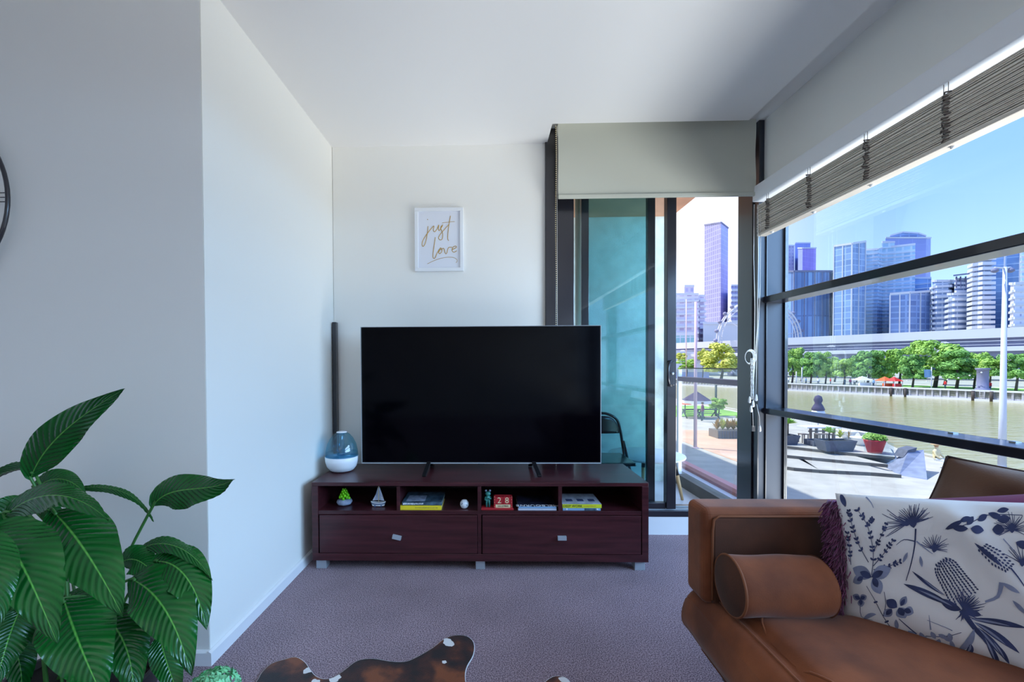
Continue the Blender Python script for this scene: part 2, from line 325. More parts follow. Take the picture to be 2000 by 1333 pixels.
# --- raised venetian blind on the window
vb = thing('venetian_blind', (1.66, 1.0, 1.87), 'raised timber venetian blind stacked under the pelmet of the river window', 'blind')
sl = MB(); NS = 26
for i in range(NS):
    z = 1.892+i*(2.062-1.892)/NS; t = R.uniform(-.004, .004); o_ = R.uniform(-.003, .003)
    sl.box((1.632+o_, -.5, z), (1.682+o_, 2.70+t, z+.0038))
obj('slats', sl, 'slat', vb, kind='stuff')
obj('bottom_rail', B((1.63, -.5, 1.872), (1.684, 2.70, 1.888)), 'slat', vb, bevel=.003)
obj('head_rail', B((1.64, -.5, 2.125), (1.69, 2.70, 2.165)), 'trimw', vb)
for y in (2.60, 2.27, 1.935, 1.605, 1.25, .8):
    ld = MB()
    for i in range(16):
        z = 1.895+i*.0108; yy = y+R.uniform(-.006, .006)
        ld.tube([(1.632, yy-.012, z), (1.622+R.uniform(-.006, .003), yy, z+.003), (1.632, yy+.012+R.uniform(-.003, .004), z+R.uniform(-.004, .006))], .003, 5)
    ld.tube([(1.63, y-.008, 2.06), (1.63, y-.008, 2.125)], .0012, 4).tube([(1.63, y+.008, 2.06), (1.63, y+.008, 2.125)], .0012, 4)
    l_ = obj('ladder_cord', ld, mat('bunched_ladder_cord', (120, 108, 100), .9), vb) if y == 2.60 else obj('ladder_cord', ld, bpy.data.materials['bunched_ladder_cord'], vb)
    obj('cord_plug', MB().cyl((1.657, y, 1.873), (1.657, y, 1.866), .008, 10), 'white', vb)
# pull cords at the corner
pc = thing('blind_cord', (1.62, 2.66, 1.5), 'white blind pull cords gathered in a loop beside the corner post', 'cord')
def cordpts(lst, Y): return [at(x, y, Y) for x, y in lst]
obj('cord', MB().tube(cordpts([(1473, 400), (1472, 500), (1474, 600), (1473, 700), (1467, 780)], 2.66), .0022, 5).tube(cordpts([(1480, 400), (1481, 500), (1479, 640), (1472, 740), (1472, 785)], 2.66), .0022, 5)
    .tube(cordpts([(1486, 410), (1485, 560), (1478, 690), (1476, 780)], 2.665), .0018, 5), 'cord', pc)
lp = MB()
for k in range(4): lp.tube([at(1463+(8+k)*math.cos(a)+k, 698+(12+k)*math.sin(a), 2.65+.002*k) for a in [i*2*math.pi/18 for i in range(18)]], .002, 5, closed=True)
obj('cord_loop', lp, 'cord', pc)
tw = MB()
for k in range(5): tw.tube([at(1469+3*math.sin(i*.9+k*1.3), 700+i*9, 2.65+.004*math.cos(i*.9+k*1.3)) for i in range(10)], .0022, 5)
obj('twisted_cord', tw, 'cord', pc)
for x, y in ((1464, 782), (1471, 790), (1477, 778), (1467, 800), (1484, 838)):
    p = at(x, y, 2.64); obj('cord_tassel', MB().lathe([(.003, .022), (.006, .010), (.008, -.012), (.004, -.018)], p, 10), 'white', pc)
obj('cord_tail', MB().tube(cordpts([(1478, 790), (1483, 815), (1484, 832)], 2.64), .0015, 5).tube(cordpts([(1470, 800), (1471, 835)], 2.64), .0015, 5), 'cord', pc)
obj('cord_toggle', B(at(1468, 832, 2.645)-Vector((0, .005, 0)), at(1474, 843, 2.645)+Vector((0, .005, 0))), 'black', pc)

# ============================================================ TV UNIT
CY0, CY1, CT = 2.30, 2.745, .474
def cx(x): return at(x, 1000, CY0).x
def cz(y): return at(930, y, CY0).z
tu = thing('tv_unit', (-.06, 2.5, 0), 'long dark mahogany tv unit with four open shelves and two drawers', 'tv unit')
X0, X1 = cx(609), cx(1267)
zt0 = cz(950.5); zs1, zs0 = cz(999), cz(1006.5); zb1, zb0 = cz(1083), cz(1097.5)
obj('top_panel', B((X0, CY0, zt0), (X1, CY1, CT)), 'wood', tu, bevel=.002)
sp = [(X0, cx(621.5)), (cx(1254), X1)]
for a, b_ in sp: obj('side_panel', B((a, CY0, zb1), (b_, CY1, zt0)), 'wood', tu, bevel=.0015)
obj('bottom_panel', B((X0, CY0, zb0), (X1, CY1, zb1)), 'wood', tu, bevel=.002)
obj('shelf', B((sp[0][1], CY0+.004, zs0), (sp[1][0], CY1-.01, zs1)), 'wood', tu, bevel=.001)
for a, b_ in ((774.5, 781), (1091, 1098)): obj('divider', B((cx(a), CY0+.006, zs1), (cx(b_), CY1-.01, zt0)), 'wood', tu)
obj('divider', B((cx(933), CY0+.003, zb1), (cx(940), CY1-.01, zt0)), 'wood', tu, label='full height centre divider')
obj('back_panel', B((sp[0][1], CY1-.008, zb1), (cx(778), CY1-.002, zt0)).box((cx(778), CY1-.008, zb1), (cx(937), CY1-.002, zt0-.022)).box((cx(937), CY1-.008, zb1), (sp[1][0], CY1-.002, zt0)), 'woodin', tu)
for a, b_, hxp, hyp, tilt in ((624, 932, 776, 1048.5, .22), (942, 1252, 1097, 1050, 0)):
    d = obj('drawer', B((cx(a), CY0-.002, zb1+.003), (cx(b_), CY0+.35, zs0-.003)), 'wood', tu, bevel=.0015)
    p = at(hxp, hyp, CY0-.002); hw = .023
    obj('drawer_handle', MB().bar(p+Vector((-hw, -.012, hw*tilt)), p+Vector((hw, -.012, -hw*tilt)), .016, .021).cyl(p+Vector((0, -.008, 0)), p, .006), 'silver', d, bevel=.001)
for xx in (623.5, 937.5, 1252.5):
    for yy in (CY0+.02, CY1-.075):
        c = cx(xx); w_ = .055 if xx != 937.5 else .05
        obj('leg', B((c-w_/2, yy, .0), (c+w_/2, yy+.055, zb0)), 'silver', tu, bevel=.002)

# television
YT = 2.55
tvl, tvr, tvt, tvb = at(705, 640, YT).x, at(1173, 640, YT).x, at(940, 638, YT).z, at(940, 906, YT).z
tv = thing('television', (-.05, YT, CT), 'large black flat television standing on the mahogany unit', 'television')
obj('bezel', B((tvl, YT, tvb), (tvr, YT+.012, tvt)).box((tvl+.1, YT+.012, tvb+.03), (tvr-.1, YT+.05, tvt-.25)), 'tvplastic', tv, bevel=.002)
obj('screen', B((tvl+.004, YT-.0015, tvb+.010), (tvr-.004, YT, tvt-.004)), 'screen', tv)
obj('bottom_trim', B((tvl, YT-.003, tvb), (tvr, YT+.002, tvb+.006)), 'silver', tv)
obj('side_trim', B((tvl-.003, YT-.002, tvb), (tvl, YT+.012, tvt)).box((tvl-.003, YT-.002, tvt), (tvr+.003, YT+.012, tvt+.002)).box((tvr, YT-.002, tvb), (tvr+.003, YT+.012, tvt)), 'silver', tv)
obj('sensor_bump', B((at(940, 906, YT).x-.02, YT-.004, tvb-.004), (at(940, 906, YT).x+.02, YT+.004, tvb)), 'tvplastic', tv)
for xt, xo in ((838, -.01), (1042, .02)):
    c = at(xt, 908, YT).x
    obj('foot', MB().bar((c, YT+.01, tvb+.01), (c+xo, YT-.14, CT+.006), .022, .012).bar((c, YT+.01, tvb+.01), (c-xo*.5, YT+.12, CT+.006), .022, .012), 'tvplastic', tv, bevel=.002)

# black upright board in the corner
obj('upright_board', B((-1.007, 2.772, CT+.0*0-.474), (-.984, 2.81, at(652, 630, 2.79).z)), 'black', bevel=.001, label='narrow black upright board standing in the corner behind the humidifier', cat='board')

# humidifier
hc = Vector((at(668, 915, 2.56).x, 2.56, CT)); hu = thing('humidifier', hc, 'egg-shaped humidifier with white base and blue tank on the tv unit', 'humidifier')
obj('base', MB().lathe([(.060, .0), (.068, .004), (.085, .025), (.094, .055), (.096, .082), (.094, .084)], hc+Vector((0, 0, .004)), 40), 'white', hu)
obj('foot', MB().lathe([(.05, 0), (.055, .002), (.055, .006)], hc, 24), 'tvplastic', hu)
tk_ = obj('water_tank', MB().lathe([(.094, .0), (.092, .03), (.083, .07), (.066, .105), (.045, .130), (.028, .140)], hc+Vector((0, 0, .089)), 40), gblue, hu)
obj('tank_cap', MB().lathe([(.030, 0), (.030, .004), (.022, .007), (.005, .007)], hc+Vector((0, 0, .228)), 24), 'white', tk_)
obj('inner_chimney', MB().lathe([(.022, 0), (.022, .13), (.016, .135)], hc+Vector((-.01, .01, .092)), 20), gblue, tk_)
obj('water', MB().lathe([(.091, 0), (.0905, .022), (.01, .022)], hc+Vector((0, 0, .09)), 32), glass('water', (.8, .92, .98), .2), tk_)

# framed print
fr = thing('framed_print', at(858, 468, 2.81), 'white framed print with gold script lettering on the back wall', 'picture')
fx0, fx1, fz1, fz0 = at(810, 468, 2.80).x, at(905, 468, 2.80).x, at(858, 406, 2.80).z, at(858, 530, 2.80).z
fb = .022; f_ = MB().box((fx0, 2.795, fz1-fb), (fx1, 2.82, fz1)).box((fx0, 2.795, fz0), (fx1, 2.82, fz0+fb)).box((fx0, 2.795, fz0+fb), (fx0+fb, 2.82, fz1-fb)).box((fx1-fb, 2.795, fz0+fb), (fx1, 2.82, fz1-fb))
obj('picture_frame', f_, 'white', fr, bevel=.002)
obj('print_paper', B((fx0+.01, 2.805, fz0+.01), (fx1-.01, 2.815, fz1-.01)), 'paper', fr)
ST = [[(415,460),(405,560),(380,690),(350,750),(328,735),(335,680),(380,600),(440,520),(500,455),(493,520),(515,540),(550,490),(570,440),(565,500),(580,522),(625,452)],
      [(632,438),(603,470),(603,505),(628,570),(622,640),(592,658),(566,632),(590,580),(650,510),(722,430)],
      [(740,310),(715,450),(700,600),(703,655),(716,668)], [(620,412),(720,400),(800,393)], [(404,358),(412,368)],
      [(520,620),(500,760),(485,890),(500,928),(522,910),(545,850),(590,785),(568,840),(585,858),(612,832),(617,790),(592,775),(602,802),(640,780),(665,852),(686,850),(710,772),(762,766)],
      [(762,800),(822,770),(815,748),(777,763),(763,810),(788,837),(832,815)], [(405,1005),(500,960),(600,925),(720,908),(800,920),(838,955),(820,990)]]
def smooth_pts(p, k=4):
    out = []
    for i in range(len(p)-1):
        a, b_, c, d = p[max(i-1, 0)], p[i], p[i+1], p[min(i+2, len(p)-1)]
        for j in range(k):
            t = j/k; out.append(tuple(.5*((2*b_[m])+(-a[m]+c[m])*t+(2*a[m]-5*b_[m]+4*c[m]-d[m])*t*t+(-a[m]+3*b_[m]-3*c[m]+d[m])*t**3) for m in range(len(b_))))
    return out+[p[-1]]
gl_ = MB()
for i, s_ in enumerate(ST): gl_.tube([at(780+a/7.406, 380+b_/7.406, 2.8045) for a, b_ in smooth_pts(s_)], .0013 if i in (3, 7) else .0022, 5)
obj('gold_lettering', gl_, 'gold', fr)

# wall clock at the left edge
cc = at(-160, 388, YF-.03); cr_ = at(18, 388, YF-.03).x-cc.x
ck = thing('wall_clock', (cc.x, YF-.02, cc.z), 'black open metal wall clock cut off by the picture edge', 'clock')
def ring(r, n=72, y=YF-.03): return [(cc.x+r*math.cos(2*math.pi*i/n), y, cc.z+r*math.sin(2*math.pi*i/n)) for i in range(n)]
obj('outer_ring', MB().tube(ring(cr_-.005), .007, 8, closed=True), 'black', ck)
obj('inner_ring', MB().tube(ring(cr_*.62), .004, 8, closed=True), 'black', ck)
for k in range(12):
    a = k*math.pi/6; nb = MB(); cnt = (3, 2, 1, 3, 2, 3, 3, 3, 2, 3, 2, 3)[k]
    for j in range(cnt):
        o_ = (j-(cnt-1)/2)*.016; t = Vector((-math.sin(a), 0, math.cos(a)))*o_; d = Vector((math.cos(a), 0, math.sin(a))); c0 = Vector((cc.x, YF-.03, cc.z))
        nb.tube([c0+d*cr_*.62+t, c0+d*(cr_-.008)+t], .0018, 5)
    obj('numeral', nb, 'black', ck)
obj('hour_hand', MB().bar((cc.x, YF-.038, cc.z), (cc.x-.08, YF-.038, cc.z+.09), .004, .012, (0, 1, 0)), 'black', ck)
obj('minute_hand', MB().bar((cc.x, YF-.042, cc.z), (cc.x-.03, YF-.042, cc.z-.17), .004, .009, (0, 1, 0)), 'black', ck)
obj('hub', MB().cyl((cc.x, YF-.05, cc.z), (cc.x, YF, cc.z), .02), 'black', ck)

# ============================================================ THINGS ON THE SHELVES
SZ = zs1
p = at(673, 992, CY0+.10); c = Vector((p.x, CY0+.10, SZ))
t = thing('succulent_stone', c, 'bright green succulent in a grey pebble bowl on the leftmost shelf', 'ornament')
obj('pebble_bowl', MB().lathe([(.02, 0), (.036, .006), (.043, .018), (.038, .030), (.028, .034)], c, 20), 'stone', t)
sg = MB()
for i in range(26):
    a = i*2.4; hgt = i/26; rr = .026*(1-hgt*.75); sg.ico(c+Vector((rr*math.cos(a), rr*math.sin(a), .036+hgt*.052)), .009-.003*hgt, 1, (1, 1, 1.4), .15)
obj('succulent', sg, 'gcrys', t)
# sailing boat
p = at(739, 995, CY0+.07); c = Vector((p.x, CY0+.07, SZ)); t = thing('model_sailboat', c, 'small white and blue model sailboat beside the succulent on the shelf', 'ornament')
def hull(u, v):
    a = (u-.5)*2; wd = .011*(1-abs(a)**2.5)*(.45+.55*v)+.0008; s_ = 1 if v >= 0 else -1
    return wd, a*.042*(.78+.22*v), .004+.020*v+.006*v*a*a
hm_ = MB()
for s_ in (-1, 1):
    hm_.grid(lambda u, v: (lambda q: c+Vector((q[1], s_*q[0], q[2])))(hull(u, v)), 16, 5)
obj('hull', hm_, 'white', t)
obj('hull_stripe', MB().grid(lambda u, v: (lambda q: c+Vector((q[1]*1.01, -q[0]-.0008, q[2])))(hull(u, .42+.25*v)), 16, 1), 'bluew', t)
obj('deck', MB().grid(lambda u, v: (lambda q: c+Vector((q[1], (v*2-1)*q[0]*.95, q[2]-.001)))(hull(u, .96)), 16, 2), 'stripe', t)
obj('mast', MB().cyl(c+Vector((.002, 0, .02)), c+Vector((.002, 0, .128)), .0017, 8), 'cream', t)
obj('sail', MB().prism([c+Vector((-.001, 0, .036)), c+Vector((-.001, 0, .108)), c+Vector((-.014, .004, .068)), c+Vector((-.032, 0, .034))], (0, .0015, 0)), 'stripe', t)
obj('sail', MB().prism([c+Vector((.005, 0, .036)), c+Vector((.005, 0, .112)), c+Vector((.019, .004, .07)), c+Vector((.033, 0, .032))], (0, .0015, 0)), 'stripe', t)
obj('sail_stripe', MB().bar(c+Vector((-.008, -.001, .036)), c+Vector((-.004, -.001, .095)), .001, .002, (0, 1, 0)).bar(c+Vector((-.016, -.001, .036)), c+Vector((-.009, -.001, .078)), .001, .002, (0, 1, 0)).bar(c+Vector((.012, -.001, .036)), c+Vector((.009, -.001, .09)), .001, .002, (0, 1, 0)), 'bluew', t)
obj('netting', MB().tube([c+Vector((.014, -.002, .058)), c+Vector((.018, -.003, .048)), c+Vector((.024, -.002, .053)), c+Vector((.028, -.003, .042))], .002, 5), 'white', t)
obj('pennant', MB().prism([c+Vector((.003, 0, .116)), c+Vector((.003, 0, .127)), c+Vector((.02, 0, .122))], (0, .001, 0)), 'teal', t)
for q in (-.017, .017): obj('cradle', B(c+Vector((q-.003, -.008, 0)), c+Vector((q+.003, .008, .010))), 'bluew', t)
def book(x0, x1, y, h, z, mspine, mcov, label, dep=.19, skew=0, group=None):
    a = at(x0, 990, y).x; b_ = at(x1, 990, y).x; c = Vector(((a+b_)/2, y, z))
    t = thing('book', c, label, 'book', group)
    obj('cover', MB().box((a, y, z), (b_, y+dep, z+.002)).box((a, y, z+h-.002), (b_, y+dep, z+h)), mcov, t)
    obj('spine', B((a, y-.001, z), (b_, y+.003, z+h)), mspine, t, bevel=.001)
    obj('pages', B((a+.003, y+.003, z+.002), (b_-.003, y+dep-.004, z+h-.002)), 'pages', t)
    return t, c, a, b_
FR = CY0+.015
def faint_print(name, x0, x1, y, z, h, m, parent, seed):
    q = random.Random(seed); mb = MB(); x = x0
    while x < x1:
        w_ = q.uniform(.002, .005); mb.box((x, y-.0003, z-h/2*q.uniform(.6, 1)), (x+w_, y, z+h/2*q.uniform(.6, 1))); x += w_+q.uniform(.001, .004)
    return obj(name, mb, m, parent, kind='stuff')
b1, c, a, b_ = book(781.5, 862, FR, .024, SZ, 'yellow', 'yellow', 'thick yellow book at the foot of the dark book stack')
faint_print('faint_spine_print', c.x-.03, c.x+.09, FR-.001, c.z+.012, .006, mat('grey_print', (170, 150, 60), .6), b1, 1)
b2, c, a, b_ = book(785, 863, FR+.003, .017, SZ+.0245, 'navy', 'navy', 'dark navy book lying on top of the yellow book')
faint_print('faint_spine_print', a+.006, a+.115, FR+.002, c.z+.0085, .010, 'white', b2, 2)
obj('cover_picture', B((a+.02, FR+.02, c.z+.017), (a+.12, FR+.12, c.z+.0176)), 'stone', b2)
p = at(907, 990, CY0+.05); c = Vector((p.x, CY0+.05, SZ)); t = thing('round_ornament', c, 'tiny round white ornament with dark markings beside the dark book stack', 'ornament')
obj('ball', MB().lathe([(.010, 0), (.018, .005), (.0235, .018), (.0225, .032), (.014, .044), (.004, .047)], c, 20), 'white', t)
mk = MB()
for a in range(7): mk.ico(c+Vector((-.014+.0047*a, -.0185-.002*math.sin(a), .026+.006*math.sin(a*1.7))), .0035, 1, (1, .6, 1))
obj('markings', mk, 'stone', t)
# calendar with animal figure
t = thing('block_calendar', (at(972, 1000, FR).x, FR+.02, SZ), 'red block calendar reading 28 with a teal frog figure on its base', 'calendar')
ca, cb = at(939.5, 999, FR).x, at(1003, 999, FR).x
obj('base', MB().prism([(ca, FR, SZ), (cb, FR, SZ), (cb-.006, FR+.06, SZ), (ca+.006, FR+.06, SZ)], (0, 0, .010)), 'red', t, bevel=.002)
fa, fb_ = at(964.5, 990, FR).x, at(1001, 990, FR).x; zc = SZ+.010; zh = at(980, 972, FR).z-zc
obj('calendar_frame', MB().box((fa, FR+.008, zc), (fa+.009, FR+.05, zc+zh)).box((fb_-.009, FR+.008, zc), (fb_, FR+.05, zc+zh)).box((fa, FR+.04, zc), (fb_, FR+.05, zc+zh)), 'red', t, bevel=.001)
ds = MB()
for z in (.006, .03, .045, .06):
    ds.ico((fa+.0045, FR+.007, zc+z), .0017, 1); ds.ico((fb_-.0045, FR+.007, zc+z), .0017, 1)
obj('dots', ds, 'cream', t, kind='stuff')
mo = obj('month_block', B((fa+.0095, FR+.010, zc), (fb_-.0095, FR+.034, zc+.018)), 'cream', t, bevel=.001)
text('month_lettering', 'DECEMBER', .012, 'black', mo, ((fa+fb_)/2, FR+.0095, zc+.009), (1, 0, 0), (0, 0, 1))
cw = (fb_-fa-.020)/2
for i, dg in enumerate('28'):
    x_ = fa+.0098+i*(cw+.0008); cb_ = obj('number_cube', B((x_, FR+.008, zc+.0185), (x_+cw-.001, FR+.038, zc+.0185+cw)), 'red', t, bevel=.001)
    text('number', dg, .045, 'cream', cb_, (x_+cw/2, FR+.0075, zc+.0185+cw*.52), (1, 0, 0), (0, 0, 1))
c = Vector((at(953, 990, FR+.02).x, FR+.025, zc)); fg = MB()
fg.tube([c+Vector((-.007, 0, 0)), c+Vector((-.008, 0, .022)), c+Vector((-.004, 0, .044))], [.005, .0055, .008], 10)
fg.tube([c+Vector((.007, 0, 0)), c+Vector((.008, 0, .022)), c+Vector((.004, 0, .044))], [.005, .0055, .008], 10)
fg.ico(c+Vector((0, 0, .047)), .014, 2, (1, .8, 1.2)).ico(c+Vector((0, -.002, .072)), .016, 2, (1, .8, .8))
fg.tube([c+Vector((-.012, 0, .056)), c+Vector((-.016, -.006, .04)), c+Vector((-.003, -.013, .038))], .0035, 8).tube([c+Vector((.012, 0, .056)), c+Vector((.016, -.006, .045)), c+Vector((.003, -.013, .05))], .0035, 8)
fi = obj('frog_figure', fg, 'teal', t)
obj('frog_eyes', MB().ico(c+Vector((-.011, -.002, .089)), .006, 2).ico(c+Vector((.011, -.002, .089)), .006, 2), 'stone', fi)
# magazines
b3, c, a, b_ = book(1012, 1087, FR, .010, SZ, 'stripe', 'greycov', 'pale grey magazine at the foot of the stack beside the calendar', .2)
b4, c, a, b_ = book(1013, 1087, FR+.002, .009, SZ+.0105, 'paleblue', mat('dark_photo_cover', (14, 16, 24), .35, noise=(22, .6), c2=(60, 60, 84)), 'dark cover magazine with MELBOURNE lettering beside the red calendar', .2)
text('cover_lettering', 'MELBOURNE', .040, 'white', b4, ((a+b_)/2, FR+.020, c.z+.0096), (-1, 0, 0), (0, -1, 0))
b5, c, a, b_ = book(1099, 1173, FR, .013, SZ, 'paleblue', 'paleblue', 'thin pale blue book under the lime spined book')
obj('spine_band', B((a+.115, FR-.0016, SZ+.001), (a+.175, FR-.0008, SZ+.012)), 'navy', b5)
for q in (b_-.018, a+.02): obj('spine_mark', MB().cyl((q, FR-.0008, SZ+.0065), (q, FR-.002, SZ+.0065), .0045), 'white', b5)
b6, c, a, b_ = book(1098.5, 1175, FR-.001, .020, SZ+.0135, 'lime', 'greycov', 'lime green spined book DEEP WORK on top of the pale blue book')
text('spine_lettering', 'DEEP WORK', .018, 'black', b6, (a+.055, FR-.0025, c.z+.010), (1, 0, 0), (0, 0, 1))
faint_print('faint_spine_print', a+.112, a+.175, FR-.002, c.z+.010, .006, mat('orange_print', (190, 130, 30), .6), b6, 3)
for q in (.03, .09, .15): obj('cover_mark', B((a+q, FR+.05, c.z+.020), (a+q+.035, FR+.09, c.z+.0204)), 'ink', b6)
# cable in the open-backed shelf
obj('tv_cable', MB().tube([at(833, 951, CY1+.01), at(833.5, 960, CY1+.012), at(832, 985, CY1+.02)]+[Vector((at(832, 985, CY1).x, CY1+.03, .03))], .003, 6), 'tvplastic', label='thin black cable hanging behind the open-backed shelf', cat='cable')

# ============================================================ SOFA
SX0, SX1, AY0, AY1, SZT = .612, 1.66, 1.262, 1.374, .42
sf = thing('sofa', (1.1, .4, 0), 'brown suede sofa bed with low arm standing along the window', 'sofa')
SY0 = -.75
pads = []
y = 1.175
while y > SY0+.1: pads.append((y-.30, y)); y -= .315
def seat_top(u, v):
    X = SX0+(SX1-SX0)*u; Y = AY1-.002+(SY0-AY1)*v
    z = SZT-.006
    ex = min(1, (X-SX0)/.05); ex = max(ex, 0)
    z -= .035*(1-ex)**2.2
    ey = min(1, max(0, (AY1-Y)/.03)); z -= .02*(1-ey)**2
    for a, b_ in pads:
        if a-.01 < Y < b_+.01 and X > SX0+.07:
            pu = (X-(SX0+.075))/(1.42-SX0-.025); pv = (Y-a)/(b_-a)
            if 0 < pu < 1 and 0 < pv < 1:
                d = (1-abs(2*pu-1)**9)*(1-abs(2*pv-1)**3.2); z += .036*max(0, d)**.4
    z += .003*math.sin(X*11+Y*7)*ex
    return Vector((X, Y, z))
st = MB().grid(seat_top, 90, 190)
def front(u, v):
    Y = AY1-.002+(SY0-AY1)*u; a = seat_top(0, u).z; z = a-(a-.20)*v
    bulge = .012*math.sin(math.pi*min(1, v*1.5)); tap = .055*max(0, v-.45)**1.2*2
    return Vector((SX0-bulge+tap+.0*Y, Y, z))
st.grid(front, 120, 12)
def backend(u, v):
    X = SX0+(SX1-SX0)*u+(.055*max(0, v-.45)**1.2*2-.012*math.sin(math.pi*min(1, v*1.5)))*(1-u); zt_ = seat_top(u, 0).z; return Vector((X, AY1-.002, zt_-(zt_-.20)*v))
st.grid(backend, 20, 8)
st.add([(SX0+.05, AY1, .20), (SX1, AY1, .20), (SX1, SY0, .20), (SX0+.05, SY0, .20)], [(0, 1, 2, 3)])
obj('seat', st, 'suede', sf)
# front welt seam along the edge
obj('welt', MB().tube([seat_top(.045, v/60)+Vector((0, 0, .001)) for v in range(61)], .003, 6), 'suede', sf)
for a, b_ in pads:
    rr_ = []
    for u_, v_ in [(0.03, .10), (0.0, .3), (0.0, .7), (.03, .90), (.09, .985), (.3, 1.0), (.7, 1.0), (.97, .985)]:
        X_ = SX0+.075+(1.42-SX0-.025)*u_; Y_ = a+(b_-a)*v_; rr_.append((X_, Y_))
    sm_ = smooth_pts(rr_, 5)
    obj('pad_seam', MB().tube([Vector((x, y, seat_top((x-SX0)/(SX1-SX0), (y-AY1)/(SY0-AY1)).z+.001)) for x, y in sm_], .0028, 6), 'suede', sf)
ar = obj('arm', B((SX0+.002, AY0, SZT-.02), (SX1, AY1, .682)), 'suede', sf, bevel=.022)
ar.modifiers['bevel'].segments = 5
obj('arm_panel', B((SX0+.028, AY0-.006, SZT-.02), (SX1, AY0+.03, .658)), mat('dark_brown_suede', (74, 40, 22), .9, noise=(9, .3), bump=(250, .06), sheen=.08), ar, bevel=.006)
obj('arm_piping', MB().tube([(SX0+.026, AY0-.005, SZT), (SX0+.026, AY0-.006, .62), (SX0+.030, AY0-.006, .652), (SX0+.045, AY0-.006, .662), (SX1, AY0-.006, .662)], .0032, 8), 'piping', ar)
obj('backrest', B((1.57, SY0, SZT-.01), (1.655, AY0-.012, .72)), 'suede', sf, bevel=.03)
obj('base_rail', B((SX0+.09, SY0+.05, .14), (SX1-.06, AY1-.05, .20)), 'black', sf)
for x_, y_ in ((SX0+.12, AY1-.12), (SX1-.14, AY1-.12), (SX0+.12, SY0+.1), (SX1-.14, SY0+.1)):
    obj('leg', MB().cyl((x_, y_, .15), (x_-.0, y_, 0), .025, 12, .016), 'black', sf)

# bolster
bc_ = Vector((.645, 1.178, SZT+.083)); br_ = .077; BL_ = .235
bo = thing('bolster_cushion', (bc_.x+.10, bc_.y, SZT), 'round brown suede bolster lying against the sofa arm', 'cushion')
def bol(u, v):
    a = 2*math.pi*u; x = bc_.x+BL_*v; rr = br_*(1+.02*math.sin(v*9+a*2)-.10*max(0, (abs(2*v-1)-.9))*3)
    return Vector((x, bc_.y+rr*math.cos(a), bc_.z+rr*math.sin(a)))
obj('bolster_body', MB().grid(bol, 40, 30), 'suede', bo)
def cap(x, s_):
    return lambda u, v: Vector((x+s_*.014*(1-v*v)-.002, bc_.y+br_*v*math.cos(2*math.pi*u), bc_.z+br_*v*math.sin(2*math.pi*u)))
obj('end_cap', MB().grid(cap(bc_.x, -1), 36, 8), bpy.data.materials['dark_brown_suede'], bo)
obj('end_cap', MB().grid(cap(bc_.x+BL_, 1), 36, 8), 'suede', bo)
obj('end_piping', MB().tube([(bc_.x, bc_.y+br_*math.cos(a), bc_.z+br_*math.sin(a)) for a in [i*2*math.pi/40 for i in range(40)]], .0035, 7, closed=True), 'piping', bo)

# cushions: parametric pillows
def pillow(BLc, U, V, Nn, th, pinch=.03, wr=0, seed=0, rip=None, tw=(0, 0, 0)):
    tw = Vector(tw)
    BLc, U, V, Nn = Vector(BLc), Vector(U), Vector(V), Vector(Nn).normalized()
    def P(u, v, s=1, off=0):
        a, b_ = 2*u-1, 2*v-1
        uu = u+(-pinch*a)*(1-b_*b_)*abs(a)**2; vv = v+(-pinch*b_)*(1-a*a)*abs(b_)**2
        h = th*(max(0, (1-abs(a)**4))*max(0, (1-abs(b_)**4)))**.55
        wv = wr*(math.sin((u*1.3+v*1.8)*9+seed)*.6+math.sin((u*2.1-v*.7)*8+seed*2)*.4)*min(1, h/th*1.2)
        if rip: wv += rip(u, v)*min(1, h/th*1.5)
        return BLc+U*uu+V*vv+tw*uu*vv+Nn*(s*(h+off)+(wv if s > 0 else wv*.3))
    return P
def pillow_mesh(P, n=56):
    mb = MB(); mb.grid(lambda u, v: P(u, v, 1), n, n); mb.grid(lambda u, v: P(1-u, v, -1), n, n); return mb
# back cushion against the window
bk = thing('back_cushion', (1.32, .9, SZT), 'large dull brown velvet cushion leaning against the window glass', 'cushion')
Pb = pillow((1.01, 1.255, .425), (.36, -.48, .0), (.27, -.01, .412), (-.82, -.56, .2), .09, .05, .026, 2)
obj('cushion_cover', pillow_mesh(Pb), 'suede2', bk)
obj('cushion_piping', MB().tube([Pb(u/30, 1, 1) for u in range(31)]+[Pb(1, 1-v/30, 1) for v in range(1, 31)], .0035, 6).tube([Pb(0, v/30, 1) for v in range(31)], .0035, 6), mat('dark_brown_piping', (56, 38, 34), .8), bk)
# plum shag cushion
sh = thing('shaggy_cushion', (1.1, 1.1, SZT), 'plum cushion with shaggy yarn edge behind the floral cushion', 'cushion')
Ps = pillow((.925, 1.228, .428), (.42, -.38, .0), (.03, .01, .285), (-.69, -.71, .1), .038, .03, .003, 5, tw=(0, 0, .165))
obj('cushion_cover', pillow_mesh(Ps, 40), 'purple', sh)
yn = MB(); rs = random.Random(3)
for i in range(2400):
    v = rs.random(); u = abs(rs.gauss(0, .035))
    if u > .12: continue
    p = Ps(u, v, 1); L = rs.uniform(.028, .055); d = Vector((-.55+rs.uniform(-.5, .35), -.35+rs.uniform(-.35, .3), -.25+rs.uniform(-.5, .5))).normalized()
    q1 = p+d*L*.5; q2 = q1+(d+Vector((rs.uniform(-.4, .3), rs.uniform(-.3, .3), -.9))).normalized()*L*.6
    yn.tube([p, q1, q2], [.0022, .0020, .0010], 3, cap=False)
obj('yarn_fringe', yn, 'shag', sh, kind='stuff')
